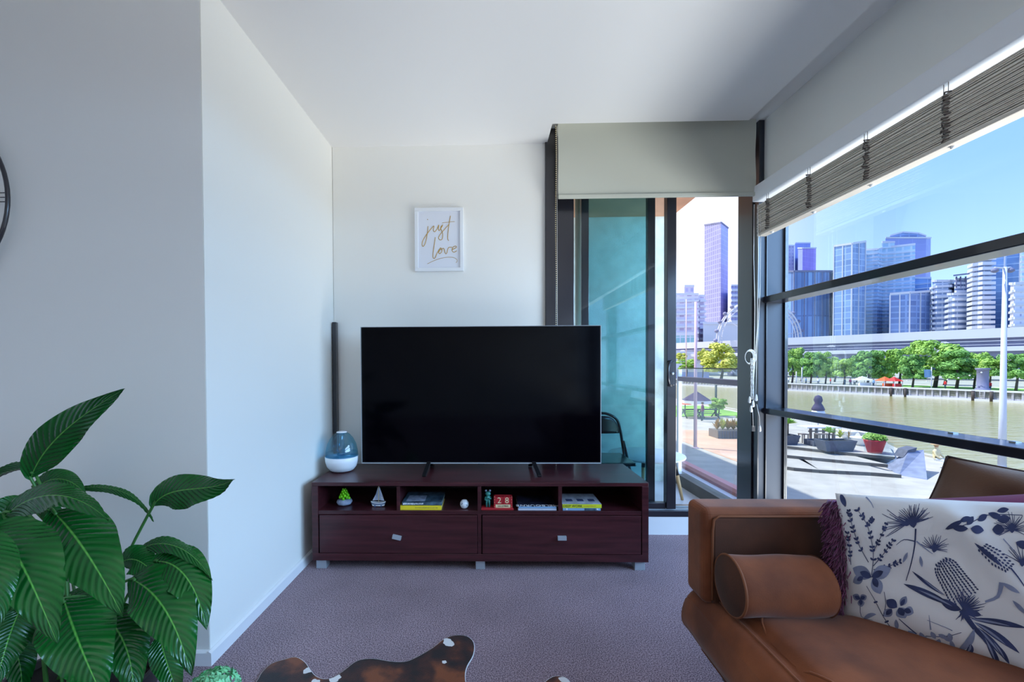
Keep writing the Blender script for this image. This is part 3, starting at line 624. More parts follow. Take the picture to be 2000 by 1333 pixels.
# floral cushion
FBL = atz(1645, 1203, .425); FTL = at(1631, 964, 1.20); BRp = atz(2000, 1318, .425)
U1 = (BRp-FBL).normalized(); FU = U1*.50; FV = FTL-FBL
FN = FU.cross(FV).normalized()
if FN.y > 0: FN = -FN
def frip(u, v):
    s_ = 0
    for k, (a, b_, w_, h_) in enumerate(((.30, 1.05, .05, .012), (.52, 1.12, .05, .012), (.78, 1.2, .06, .010))):
        d = (u-a)*.78+(v-b_)*.55+.06*math.sin(v*4); s_ += h_*math.exp(-(d/w_)**2)
    return s_
Pf = pillow(FBL, FU, FV, FN, .05, .02, .0035, 1, frip, tw=(0, 0, .085))
fl = thing('floral_cushion', ((FBL+FU*.5).x, (FBL+FU*.5).y, SZT), 'white cushion printed with navy botanical flowers in front on the sofa', 'cushion')
obj('cushion_cover', pillow_mesh(Pf, 90), 'matw', fl)
def fuv(x, y):
    """the point of the cushion front that the photograph shows at x, y"""
    d = ray(x, y); o0 = FBL+FN*.035
    u = v = .5
    for _ in range(6):
        o1 = o0+Vector((0, 0, .085))*(u*v); m = Matrix((FU, FV, -d)).transposed(); s_ = m.inverted() @ (CAM-o1); u, v = s_.x, s_.y
    return u, v
PX_ = .5/430
ink = MB(); inl = MB()
def fp(x, y, off):
    u, v = fuv(x, y)
    if not (-.01 < u < 1.01 and -.01 < v < 1.01): return None
    u = min(.995, max(.005, u)); v = min(.995, max(.005, v)); return Pf(u, v, 1, off)
def stroke(mb, pts, w0, w1=None, off=.0012, k=3):
    w1 = w0 if w1 is None else w1; pts = smooth_pts([tuple(map(float, q)) for q in pts], k); n = len(pts); row = []
    for i, (x, y) in enumerate(pts):
        a = pts[max(i-1, 0)]; b_ = pts[min(i+1, n-1)]; tx, ty = b_[0]-a[0], b_[1]-a[1]; l = math.hypot(tx, ty) or 1
        w_ = (w0+(w1-w0)*i/(n-1))/2; row.append([fp(x-ty/l*w_, y+tx/l*w_, off), fp(x+ty/l*w_, y-tx/l*w_, off)])
    for i in range(n-1):
        if None in row[i] or None in row[i+1]: continue
        mb.add([row[i][0], row[i][1], row[i+1][1], row[i+1][0]], [(0, 1, 2, 3)], True)
def leaf(mb, x, y, ang, L, W, off=.0012, n=8, bend=0):
    a = math.radians(ang); row = []
    for i in range(n+1):
        t = i/n; w_ = W/2*math.sin(math.pi*t)**.8+.15; aa = a+math.radians(bend)*t
        cx_, cy_ = x+math.cos(aa)*L*t, y+math.sin(aa)*L*t
        row.append([fp(cx_-math.sin(aa)*w_, cy_+math.cos(aa)*w_, off), fp(cx_, cy_, off), fp(cx_+math.sin(aa)*w_, cy_-math.cos(aa)*w_, off)])
    for i in range(n):
        if any(q is None for q in row[i]+row[i+1]): continue
        mb.add(row[i]+row[i+1], [(0, 1, 4, 3), (1, 2, 5, 4)], True)
def Z(zx, zy): return 1300+zx/2.857, 880+zy/2.857        # close-up notes of the print to frame coordinates
rf = random.Random(5)
# lavender sprigs
def sprig(pts, n, L=7):
    P_ = smooth_pts([Z(*q) for q in pts], 6); stroke(ink, P_, 1.6, 1.0, k=1)
    for i in range(n):
        j = int(len(P_)*(.25+.74*i/n)); j = min(j, len(P_)-2); x, y = P_[j]; a = math.degrees(math.atan2(P_[j+1][1]-y, P_[j+1][0]-x))
        for s_ in (-1, 1):
            leaf(ink, x, y, a+s_*rf.uniform(35, 65), L*rf.uniform(.8, 1.3), 4.2)
sprig([(1140, 690), (1150, 560), (1120, 420), (1060, 330)], 9)
sprig([(1150, 560), (1200, 470), (1230, 400)], 6, 6)
sprig([(1120, 620), (1060, 520), (1020, 400), (1010, 340)], 9)
sprig([(1120, 420), (1150, 380)], 4, 6)
sprig([(1150, 640), (1220, 560), (1270, 490)], 6, 6)
sprig([(1010, 640), (1000, 540), (990, 460)], 6, 6)
sprig([(1150, 660), (1240, 640), (1310, 610)], 6, 6)
leaf(ink, *Z(965, 250), 70, 26, 11)
stroke(inl, [Z(1110, 262), Z(1140, 290), Z(1155, 320)], 3, 1)
# fringed flowers
def fan(cx_, cy_, a0, a1, n, L, base=14, w_=1.3):
    x, y = Z(cx_, cy_)
    for i in range(n):
        a = math.radians(a0+(a1-a0)*i/(n-1)+rf.uniform(-3, 3)); l = L*rf.uniform(.8, 1.1); b_ = rf.uniform(-.12, .12)
        stroke(ink, [(x, y), (x+math.cos(a)*l*.5, y+math.sin(a)*l*.5), (x+math.cos(a+b_)*l, y+math.sin(a+b_)*l)], w_*1.6, w_*.7, k=2)
    leaf(ink, x-math.cos(math.radians((a0+a1)/2))*base*.7, y-math.sin(math.radians((a0+a1)/2))*base*.7, (a0+a1)/2, base*2.0, base*1.3)
fan(1380, 400, -185, -15, 34, 38, 13)
fan(1350, 400, -215, -150, 9, 50, 8)
fan(1500, 545, -165, 10, 16, 30, 9)
fan(1930, 430, -200, 20, 22, 34, 10)
fan(1985, 620, -150, -20, 12, 40, 8)
stroke(ink, [Z(1395, 430), Z(1390, 520), Z(1370, 620), Z(1340, 720)], 3.4, 1.4)
stroke(ink, [Z(1390, 500), Z(1330, 490), Z(1285, 520)], 2.2, .8); stroke(inl, [Z(1400, 500), Z(1450, 540), Z(1490, 570)], 3, 1.2)
leaf(inl, *Z(1350, 560), 115, 22, 6); leaf(inl, *Z(1420, 580), 80, 22, 6)
# round leaves
for x, y, a, L, W in ((1140, 700, 200, 44, 26), (1140, 700, -25, 44, 26), (1150, 700, 65, 36, 24), (1090, 700, 150, 26, 18)): leaf(inl, *Z(x, y), a, L, W); leaf(ink, *Z(x, y), a, L*.6, W*.5, .0018)
for x, y, a, L, W in ((1075, 830, 200, 18, 14), (1075, 830, 80, 17, 14), (1075, 830, -30, 15, 13), (1075, 830, 320, 14, 12), (1290, 870, 215, 26, 20), (1300, 870, 60, 26, 26), (1310, 860, -60, 22, 14), (1260, 880, 130, 24, 18), (1330, 880, 20, 20, 20)):
    leaf(ink if a % 2 else inl, *Z(x, y), a, L, W); leaf(ink, *Z(x, y), a, L*.75, W*.55, .0018)
sprig([(1270, 1035), (1210, 930), (1160, 830), (1110, 750)], 2, 5)
stroke(ink, [Z(1210, 930), Z(1225, 850), Z(1215, 780)], 1.8, 1); stroke(ink, [Z(1400, 1040), Z(1350, 990), Z(1300, 940)], 3.2, 1.4)
leaf(inl, *Z(1170, 920), 180, 30, 10, bend=-30); leaf(inl, *Z(1290, 1020), -95, 26, 8); leaf(inl, *Z(1400, 1050), -150, 20, 8)
stroke(ink, [Z(1075, 850), Z(1085, 940), Z(1150, 960)], 1.5, .8)
# banksia head
bx0, by0 = Z(1590, 680); bx1, by1 = Z(1690, 830)
ba = math.atan2(by1-by0, bx1-bx0)
for i in range(16):
    for j in range(9):
        t = (i+.5*(j % 2))/15*1.0-.0; s_ = (j-4)/4
        wv = 26+10*t; X_ = -30+t*82; Y_ = s_*wv*math.sqrt(max(0, 1-((X_-12)/50)**4*.6)) if X_ < 12 else s_*wv
        if X_ < -12: Y_ = s_*wv*math.sqrt(max(0, 1-((X_+12)/22)**2))
        x = Z(1590, 690)[0]+X_*math.cos(ba)-Y_*math.sin(ba)*.85; y = Z(1590, 690)[1]+X_*math.sin(ba)+Y_*math.cos(ba)*.85
        leaf(ink, x, y, math.degrees(ba)+180+s_*28+rf.uniform(-10, 10), 6.2, 3.2, n=3)
for i in range(46):
    a = math.radians(-175+i*(235/45)); x, y = Z(1660, 870); L = 42 if abs(i-23) < 20 else 34; a2 = a+math.radians(52)
    if i % 3 != 1: stroke(ink, [(x, y), (x+math.cos(a2)*L*.5, y+math.sin(a2)*L*.45), (x+math.cos(a2)*L*rf.uniform(.7, 1.15), y+math.sin(a2)*L*rf.uniform(.5, .9)-3)], 3.4, .8, k=2)
leaf(ink, *Z(1650, 880), -165, 48, 17, bend=12); leaf(ink, *Z(1650, 880), 15, 40, 14)
stroke(ink, [Z(1650, 880), Z(1720, 980), Z(1800, 1080), Z(1840, 1200)], 11, 6)
for x, y, a, L, W, b_ in ((1700, 930, 5, 110, 13, 4), (1720, 950, 28, 110, 14, 8), (1740, 980, 45, 100, 12, 6), (1780, 1040, 62, 90, 12, 6), (1600, 860, -152, 105, 13, -4), (1720, 990, 100, 66, 15, 20), (1560, 800, -150, 80, 7, 6), (1830, 1070, 50, 60, 10, 8), (1700, 1080, 80, 40, 14, 24)):
    leaf(ink if W != 15 else inl, *Z(x, y), a, L, W, bend=b_, n=10); leaf(inl, *Z(x, y), a+1, L*.7, W*.3, .0018, bend=b_)
stroke(inl, [Z(1600, 1000), Z(1560, 980), Z(1460, 940)], 2, 1); stroke(inl, [Z(1480, 1000), Z(1470, 910)], 3, 1)
# right-hand sprays
for x, y, a, L, W in ((1560, 430, -30, 40, 10), (1600, 420, 0, 30, 13), (1680, 400, -50, 20, 12), (1700, 420, 10, 26, 16), (1740, 380, -30, 22, 12), (1820, 430, 0, 24, 20), (1850, 380, -10, 26, 16), (1640, 380, -20, 22, 10), (1800, 340, 20, 30, 12), (1850, 330, -10, 24, 10), (1720, 500, 40, 70, 9), (1950, 500, 20, 30, 16)):
    leaf(ink, *Z(x, y), a, L, W)
stroke(ink, [Z(1570, 430), Z(1700, 390), Z(1800, 350), Z(1990, 350)], 1.6, 1.4)
for i in range(9):
    for j in range(5): leaf(ink, *Z(1760+i*18+(j-2)*-9, 520+i*14+(j-2)*16*(1-abs(i-4)/7)), 40+(j-2)*14, 7, 3.4, n=3)
stroke(ink, [Z(1920, 640), Z(1960, 690), Z(1995, 740)], 3, 2); stroke(inl, [Z(1880, 480), Z(1950, 560), Z(1995, 620)], 2, 1)
stroke(inl, [Z(1870, 720), Z(1850, 800), Z(1780, 830)], 10, 4); leaf(inl, *Z(1870, 720), 30, 40, 9); leaf(inl, *Z(1930, 820), 45, 40, 8)
for i in range(8): leaf(inl, *Z(1440+i*22, 1060+rf.uniform(-20, 20)), rf.uniform(0, 360), 20, 10)
leaf(inl, *Z(1590, 1060), 75, 30, 9); stroke(ink, [Z(1450, 1050), Z(1560, 1040), Z(1650, 1010)], 2, 1.2)
for zx, zy, a0 in ((2150, 420, -180), (2420, 330, -160), (2300, 760, -190)): fan(zx, zy, a0, a0+150, 24, 36, 12); stroke(ink, [Z(zx, zy+30), Z(zx-20, zy+150), Z(zx-60, zy+260)], 3.2, 1.4)
for i in range(16): leaf(ink if i % 2 else inl, *Z(2060+rf.uniform(0, 700), 350+rf.uniform(0, 900)), rf.uniform(0, 360), rf.uniform(26, 52), rf.uniform(8, 18))
sprig([(2250, 1150), (2200, 980), (2150, 830)], 8); sprig([(2550, 900), (2520, 700), (2560, 520)], 8)
obj('navy_print', ink, 'ink', fl, fix=False, kind='stuff'); obj('pale_blue_print', inl, 'inkl', fl, fix=False, kind='stuff')

# ============================================================ PLANTS
def leafmat():
    m = bpy.data.materials.new('glossy_leaf'); m.use_nodes = True; t = m.node_tree; b = t.nodes['Principled BSDF']
    uv = N(t, 'ShaderNodeUVMap'); sp_ = N(t, 'ShaderNodeSeparateXYZ'); t.links.new(uv.outputs[0], sp_.inputs[0])
    m1 = N(t, 'ShaderNodeMath', operation='SUBTRACT'); t.links.new(sp_.outputs['X'], m1.inputs[0]); m1.inputs[1].default_value = .5
    m2 = N(t, 'ShaderNodeMath', operation='ABSOLUTE'); t.links.new(m1.outputs[0], m2.inputs[0])
    cr = N(t, 'ShaderNodeValToRGB'); t.links.new(m2.outputs[0], cr.inputs[0])
    cr.color_ramp.elements[0].position = .006; cr.color_ramp.elements[0].color = (*s2l((96, 168, 70)), 1)
    cr.color_ramp.elements[1].position = .02; cr.color_ramp.elements[1].color = (*s2l((12, 84, 30)), 1)
    q = cr.color_ramp.elements.new(.48); q.color = (*s2l((14, 92, 30)), 1)
    # side veins
    ma = N(t, 'ShaderNodeMath', operation='MULTIPLY_ADD'); t.links.new(m2.outputs[0], ma.inputs[0]); ma.inputs[1].default_value = -.34; t.links.new(sp_.outputs['Y'], ma.inputs[2])
    wv = N(t, 'ShaderNodeMath', operation='MULTIPLY'); t.links.new(ma.outputs[0], wv.inputs[0]); wv.inputs[1].default_value = 17*6.283
    sn = N(t, 'ShaderNodeMath', operation='SINE'); t.links.new(wv.outputs[0], sn.inputs[0])
    r2 = N(t, 'ShaderNodeMapRange'); t.links.new(sn.outputs[0], r2.inputs[0]); r2.inputs[1].default_value = -1; r2.inputs[2].default_value = 1; r2.inputs[3].default_value = .84; r2.inputs[4].default_value = 1.12
    mu = N(t, 'ShaderNodeVectorMath', operation='SCALE'); t.links.new(cr.outputs[0], mu.inputs[0]); t.links.new(r2.outputs[0], mu.inputs['Scale'])
    t.links.new(mu.outputs[0], b.inputs['Base Color']); b.inputs['Roughness'].default_value = .24
    bn = N(t, 'ShaderNodeBump'); bn.inputs['Strength'].default_value = .35; bn.inputs['Distance'].default_value = .003
    t.links.new(sn.outputs[0], bn.inputs['Height']); t.links.new(bn.outputs[0], b.inputs['Normal'])
    b.inputs['Subsurface Weight'].default_value = .0; return m
M['leaf'] = leafmat()
pl = thing('peace_lily', (-1.22, 1.2, 0), 'large potted plant with broad glossy dark green leaves in the left corner', 'plant')
PC = Vector((-1.20, 1.22, .20))
obj('pot', MB().lathe([(.14, 0), (.17, .02), (.20, .19), (.205, .20), (.19, .20), (.185, .18)], (PC.x, PC.y, 0), 32), 'pot', pl)
obj('soil', MB().lathe([(.187, .17), (.187, .182), (.01, .19)], (PC.x, PC.y, 0), 24), 'soil', pl)
# (control points x, y, distance), width in px, roll towards the light
LV = [([(60,935,1.30),(82,868,1.26),(150,815,1.22),(243,760,1.18)],66,.1,.2),
 ([(62,912,1.32),(30,915,1.34),(-20,930,1.36),(-80,965,1.38)],26,.8,.5),
 ([(8,1010,1.22),(70,950,1.18),(150,955,1.12),(212,1018,1.08)],58,.5,.2),
 ([(66,958,1.34),(100,925,1.34),(140,930,1.32),(168,968,1.30)],40,.2,.3),
 ([(150,955,1.33),(215,945,1.32),(272,960,1.30),(300,1020,1.28)],17,.5,.6),
 ([(298,990,1.28),(330,940,1.26),(400,968,1.23),(456,938,1.20)],66,.15,.3),
 ([(104,1000,1.20),(140,1035,1.12),(185,1095,1.06),(240,1205,1.02)],112,.0,.12),
 ([(-10,1030,1.10),(25,1060,1.04),(60,1130,.99),(112,1258,.96)],118,.0,.12),
 ([(-50,1040,1.02),(-10,1080,.97),(0,1140,.94),(-5,1235,.92)],80,.0,.12),
 ([(266,1078,1.30),(315,1045,1.27),(375,1065,1.24),(415,1135,1.22)],34,.5,.45),
 ([(236,1100,1.27),(262,1082,1.26),(285,1100,1.24),(312,1135,1.22)],54,.1,.2),
 ([(300,1098,1.26),(345,1090,1.22),(385,1135,1.18),(404,1232,1.15)],82,.1,.15),
 ([(255,1132,1.22),(305,1150,1.15),(345,1210,1.10),(374,1322,1.07)],98,.0,.12),
 ([(124,1170,1.14),(138,1215,1.08),(160,1280,1.04),(205,1370,1.01)],118,.0,.12),
 ([(196,1200,1.20),(225,1215,1.15),(262,1265,1.11),(262,1370,1.08)],92,.1,.15),
 ([(312,1240,1.22),(318,1280,1.19),(335,1320,1.16),(352,1370,1.14)],52,.1,.2),
 ([(40,1190,1.10),(20,1230,1.06),(8,1275,1.03),(-12,1350,1.0)],70,.0,.2),
 ([(10,1150,1.2),(60,1170,1.22),(90,1220,1.2),(100,1300,1.2)],60,.1,.2),
 ([(130,1165,1.24),(175,1158,1.22),(215,1180,1.2),(240,1225,1.18)],54,.2,.2),
 ([(-10,1215,1.2),(30,1250,1.22),(50,1300,1.2),(40,1380,1.2)],60,.1,.2),
 ([(60,1010,1.3),(20,985,1.28),(-20,1000,1.25),(-60,1060,1.22)],60,.3,.2),
 ([(70,1000,1.3),(90,985,1.31),(120,1000,1.3),(130,1060,1.3)],30,.2,.2)]
rl = random.Random(9)
for cp, wpx, roll, fold in LV:
    C3 = [at(*q) for q in cp]; W_ = wpx/850*cp[1][2]
    def bez(t): return C3[0]*(1-t)**3+C3[1]*3*t*(1-t)**2+C3[2]*3*t*t*(1-t)+C3[3]*t**3
    ph = rl.uniform(0, 6); asy = rl.uniform(-.1, .1)
    def lf(u, v):
        t = v; c = bez(t); tg = (bez(min(1, t+.02))-bez(max(0, t-.02))).normalized(); view = (CAM-c).normalized()
        side = tg.cross(view).normalized(); nrm = side.cross(tg).normalized()
        if nrm.dot(view) < 0: nrm = -nrm
        side = (side*math.cos(roll)+nrm*math.sin(roll)); nn = side.cross(tg).normalized()
        if nn.dot(view) < 0: nn = -nn
        prof = (math.sin(math.pi*min(1, t**.72))**.8)*(1-.25*t)*1.15
        a = (2*u-1); wl = W_/2*prof*(1+asy*a)
        wavy = .075*W_*math.sin(t*15+ph+a*1.5)*abs(a)**2.2
        vein = .0012*math.sin((t-abs(a)*.17)*17*6.283)*(1 if abs(a) > .03 else 0)
        return c+side*a*wl+nn*(-fold*abs(a)**1.3*wl*-1*-1+wavy+vein)
    L_ = obj('leaf', MB().grid(lf, 14, 110, uvf=True), 'leaf', pl, fix=False)
    sb = C3[0]; base = PC+Vector((rl.uniform(-.08, .08), rl.uniform(-.08, .08), -.02)); mid = base.lerp(sb, .55)+Vector((0, .03, .08))
    sp_ = [tuple(base), tuple(base.lerp(mid, .5)+Vector((0, 0, .03))), tuple(mid), tuple(sb), tuple(bez(.06))]
    obj('stem', MB().tube([Vector(q) for q in smooth_pts(sp_, 4)], .0042, 7), 'stem', pl)
# small leafy plant in the foreground
c0 = at(415, 1330, 1.12); c0.z -= .03
lt = thing('small_potted_plant', (c0.x, c0.y, 0), 'small round mint green leafy plant at the bottom edge by the skirting corner', 'plant')
obj('pot', MB().lathe([(.04, 0), (.05, .01), (.06, c0.z-.02), (.055, c0.z-.02)], (c0.x, c0.y, 0), 24), 'white', lt)
lv = MB(); rz = random.Random(2)
for i in range(420):
    z = rz.uniform(-.1, 1); a = rz.uniform(0, 6.283); rr = math.sqrt(max(0, 1-z*z)); n_ = Vector((rr*math.cos(a), rr*math.sin(a), z)); p = c0+Vector((n_.x*.062, n_.y*.062, n_.z*.045))
    t1 = n_.orthogonal().normalized(); t1 = Matrix.Rotation(rz.uniform(0, 6.28), 3, n_) @ t1; t2 = n_.cross(t1); s_ = rz.uniform(.005, .009)
    lv.add([p-t1*s_, p+t2*s_*.8+n_*.002, p+t1*s_*1.2+n_*.006, p-t2*s_*.8+n_*.002], [(0, 1, 2, 3)], True)
lv.ico(c0, .048, 2, (1, 1, .66))
obj('foliage', lv, mat('mint_leaf', (130, 206, 150), .6, noise=(40, .35)), lt, kind='stuff')

# ============================================================ COWHIDE RUG
RO = [(440,1420),(470,1370),(500,1338),(512,1318),(530,1301),(557,1292),(578,1288),(595,1298),(605,1312),(616,1325),(632,1331),(652,1328),(675,1312),(690,1300),(705,1293),(730,1291),(760,1296),(790,1297),(812,1289),(845,1270),(868,1252),(890,1245),(912,1247),(925,1260),(924,1283),(912,1305),(908,1325),(914,1350),(945,1385),(1000,1385),(1050,1350),(1073,1330),(1090,1325),(1108,1331),(1118,1350),(1130,1400),(1200,1560),(1150,1750),(900,1800),(600,1750),(400,1600)]
rp = [atz(x, y, .0) for x, y in smooth_pts(RO+[RO[0]], 3)][:-1]
def rugmat():
    m = mat('cowhide', (96, 46, 28), .55, noise=(2.6, .3), sheen=.2, bump=(300, .2)); t = m.node_tree; b = t.nodes['Principled BSDF']
    tc = N(t, 'ShaderNodeTexCoord'); nz = N(t, 'ShaderNodeTexNoise'); nz.inputs['Scale'].default_value = 9; nz.inputs['Detail'].default_value = 5; t.links.new(tc.outputs['Object'], nz.inputs[0])
    cr = N(t, 'ShaderNodeValToRGB'); t.links.new(nz.outputs['Fac'], cr.inputs[0])
    E_ = cr.color_ramp.elements; E_[0].position = .40; E_[0].color = (*s2l((30, 18, 20)), 1); E_[1].position = .62; E_[1].color = (*s2l((130, 70, 38)), 1)
    q = E_.new(.5); q.color = (*s2l((66, 32, 24)), 1)
    last = cr.outputs[0]; nn = N(t, 'ShaderNodeTexNoise'); nn.inputs['Scale'].default_value = 25; t.links.new(tc.outputs['Object'], nn.inputs[0])
    for (x, y, r_) in ((876, 1258, .030), (868, 1298, .018), (604, 1313, .022), (655, 1331, .022), (612, 1335, .02), (1118, 1336, .03), (1098, 1332, .012)):
        g = atz(x, y, 0); d = N(t, 'ShaderNodeVectorMath', operation='DISTANCE'); t.links.new(tc.outputs['Object'], d.inputs[0]); d.inputs[1].default_value = (g.x, g.y, .004)
        a_ = N(t, 'ShaderNodeMath', operation='MULTIPLY_ADD'); t.links.new(nn.outputs['Fac'], a_.inputs[0]); a_.inputs[1].default_value = .05; t.links.new(d.outputs['Value'], a_.inputs[2])
        ls = N(t, 'ShaderNodeMath', operation='LESS_THAN'); t.links.new(a_.outputs[0], ls.inputs[0]); ls.inputs[1].default_value = r_+.022
        mx = N(t, 'ShaderNodeMix', data_type='RGBA'); t.links.new(ls.outputs[0], mx.inputs[0]); t.links.new(last, mx.inputs[6]); mx.inputs[7].default_value = (*s2l((236, 234, 232)), 1); last = mx.outputs[2]
    t.links.new(last, b.inputs['Base Color']); return m
rug = thing('cowhide_rug', (0, 0, 0), 'brown and black cowhide rug with white patches on the carpet', 'rug')
obj('hide', MB().prism([Vector((p.x, p.y, .001)) for p in rp], (0, 0, .006)), rugmat(), rug)
obj('hide_edge', MB().tube([Vector((p.x, p.y, .004)) for p in rp], .0032, 5, closed=True), 'matw', rug)

# ============================================================ OUTSIDE
G, WZ = -3.9, -5.5
M.update(
    pave=mat('pale_concrete_paving', (186, 180, 168), .85, noise=(1.2, .12), bump=(8, .2)), step=mat('dark_stone_and_shade', (104, 100, 96), .8, noise=(3, .15)),
    terra=mat('terracotta_paving', (214, 172, 144), .85, noise=(.9, .12)), lawn=mat('lawn_grass', (128, 178, 72), .9, noise=(.25, .25)),
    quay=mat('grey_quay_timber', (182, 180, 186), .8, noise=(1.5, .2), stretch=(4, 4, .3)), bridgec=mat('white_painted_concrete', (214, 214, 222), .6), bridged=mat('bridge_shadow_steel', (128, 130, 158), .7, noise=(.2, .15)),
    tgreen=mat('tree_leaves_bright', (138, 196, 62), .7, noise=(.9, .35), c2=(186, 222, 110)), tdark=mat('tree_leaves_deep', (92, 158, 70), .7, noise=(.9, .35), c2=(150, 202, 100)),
    tyel=mat('tree_leaves_yellow', (190, 206, 70), .7, noise=(.9, .3), c2=(222, 226, 120)), trunk=mat('tree_bark', (84, 74, 72), .9),
    lampw=mat('white_lamp_post', (222, 224, 236), .5), pinkp=mat('pale_pink_pole', (226, 196, 206), .5), slate=mat('slate_planter', (92, 96, 112), .7, noise=(6, .15)),
    redpot=mat('red_planter', (214, 52, 54), .5), plumc=mat('purple_canvas', (74, 62, 96), .8), bronze=mat('bronze_leaves', (176, 140, 70), .7, noise=(20, .4)),
    bluestone=mat('bluestone', (132, 140, 164), .8, noise=(2.5, .18), stretch=(1, 1, 3)), furn=mat('grey_outdoor_wood', (128, 116, 110), .7), dkteal=mat('dark_teal_metal', (52, 70, 74), .6),
    roofp=mat('pink_roof_sheet', (226, 150, 150), .6), roofr=mat('red_brown_kerb', (150, 64, 58), .6), orange=mat('orange_canvas', (222, 106, 60), .8), skin=mat('skin', (206, 156, 130), .6),
)
# ground, water, banks
QA = atz(1528, 763, WZ); QB = atz(2000, 788, WZ); qd = (QB-QA).normalized(); QA = QA-qd*330; QB = QB+qd*110
qn = Vector((-qd.y, qd.x, 0)); qn = qn if qn.x > 0 else -qn
XE = 23.6
def watermat():
    m = bpy.data.materials.new('river_water'); m.use_nodes = True; t = m.node_tree; b = t.nodes['Principled BSDF']
    b.inputs['Base Color'].default_value = (*s2l((172, 164, 112)), 1); b.inputs['Roughness'].default_value = .12; b.inputs['Specular IOR Level'].default_value = .45
    tc = N(t, 'ShaderNodeTexCoord'); mp = N(t, 'ShaderNodeMapping'); mp.inputs['Rotation'].default_value = (0, 0, math.radians(-38)); mp.inputs['Scale'].default_value = (.5, 1.6, 1); t.links.new(tc.outputs['Object'], mp.inputs[0])
    nz = N(t, 'ShaderNodeTexNoise'); nz.inputs['Scale'].default_value = .9; nz.inputs['Detail'].default_value = 5; t.links.new(mp.outputs[0], nz.inputs[0])
    bn = N(t, 'ShaderNodeBump'); bn.inputs['Strength'].default_value = .6; bn.inputs['Distance'].default_value = .25; t.links.new(nz.outputs['Fac'], bn.inputs['Height']); t.links.new(bn.outputs[0], b.inputs['Normal'])
    return m
struct('river_water', MB().prism([(-200, -60, WZ), (QB.x+2, QB.y-60, WZ), (QB.x+.5, QB.y, WZ), (QA.x+.5, QA.y, WZ), (-200, QA.y, WZ)], (0, 0, -.4)), watermat())
struct('near_bank_ground', MB().prism([(1.86, -60, G), (XE+.2, -60, G), (XE, 25.5, G), (26.4, 31, G), (26.8, 60, G), (25, 420, G), (1.86, 420, G)], (0, 0, -2)), 'pave')
struct('far_bank_ground', MB().prism([(QA.x, QA.y, G-.02), (QB.x, QB.y, G-.02), (QB.x+900, QB.y-200, G-.02), (QB.x+900, 1500, G-.02), (QA.x-900, 1500, G-.02)], (0, 0, -1)), mat('grey_park_gravel', (164, 166, 150), .9, noise=(.5, .2)))
struct('distant_ground', B((-900, 420, G-2.5), (25, 1500, G-.1)), 'pave')
# quay wall on the far side
qw = tag(thing('quay_wall', (QA.x, QA.y, WZ), None, None), kind='structure', label='grey timber faced quay wall on the far river bank')
obj('wall_face', MB().prism([QA, QB, QB+qn*1.2, QA+qn*1.2], (0, 0, G-WZ)), 'quay', qw)
obj('capping', MB().prism([QA-qn*.25+Vector((0, 0, G-WZ)), QB-qn*.25+Vector((0, 0, G-WZ)), QB+qn*1.6+Vector((0, 0, G-WZ)), QA+qn*1.6+Vector((0, 0, G-WZ))], (0, 0, .22)), 'bridgec', qw)
obj('waterline_beam', MB().prism([QA-qn*.35-Vector((0, 0, .5)), QB-qn*.35-Vector((0, 0, .5)), QB-qn*.12-Vector((0, 0, .5)), QA-qn*.12-Vector((0, 0, .5))], (0, 0, .85)), 'bridgec', qw)
bt = MB()
n_ = int((QB-QA).length/1.1)
for i in range(n_): 
    p = QA+qd*(i*1.1)-qn*.1; bt.prism([p, p+qd*.25, p+qd*.25+qn*.1, p+qn*.1], (0, 0, G-WZ))
obj('battens', bt, 'quay', qw, kind='stuff')
def onquay(x, off=0, z=None):
    """where the photograph's column x crosses the line of the quay, off metres behind it"""
    d = ray(x, 760); a = Vector((d.x, d.y)); o0 = QA+qn*off
    det = a.x*(-qd.y)+a.y*qd.x; s_ = (o0.x*(-qd.y)+o0.y*qd.x)/det
    return Vector((a.x*s_, a.y*s_, G if z is None else z))
for x in (1756, 1920):
    p = onquay(x, 0, WZ)-qn*.25; t = thing('mooring_ladder', p, 'dark ladder with two fender piles on the quay wall '+('beneath the thick grey park column' if x > 1800 else 'beneath the park lawn edge'), 'ladder')
    for k in (-1.1, 1.1): obj('pile', MB().cyl(p+qd*k, p+qd*k+Vector((0, 0, 1.7)), .22, 10), 'trunk', t)
    for k in (-.3, .3): obj('rail', MB().cyl(p+qd*k, p+qd*k+Vector((0, 0, 1.7)), .04, 6), 'quay', t)
    for k in range(5): obj('rung', MB().cyl(p+qd*-.3+Vector((0, 0, .3+k*.3)), p+qd*.3+Vector((0, 0, .3+k*.3)), .03, 6), 'quay', t)
# lawn strips in the park
def gp(x, off): return onquay(x, off)
struct('park_lawn', MB().prism([gp(1735, 3.0), gp(2010, 5.0), gp(2040, 17), gp(1740, 17)], (0, 0, .06)), 'lawn')
struct('park_path', MB().prism([gp(1530, 17.5), gp(2030, 17.5), gp(2030, 21), gp(1530, 21)], (0, 0, .04)), 'bridgec')

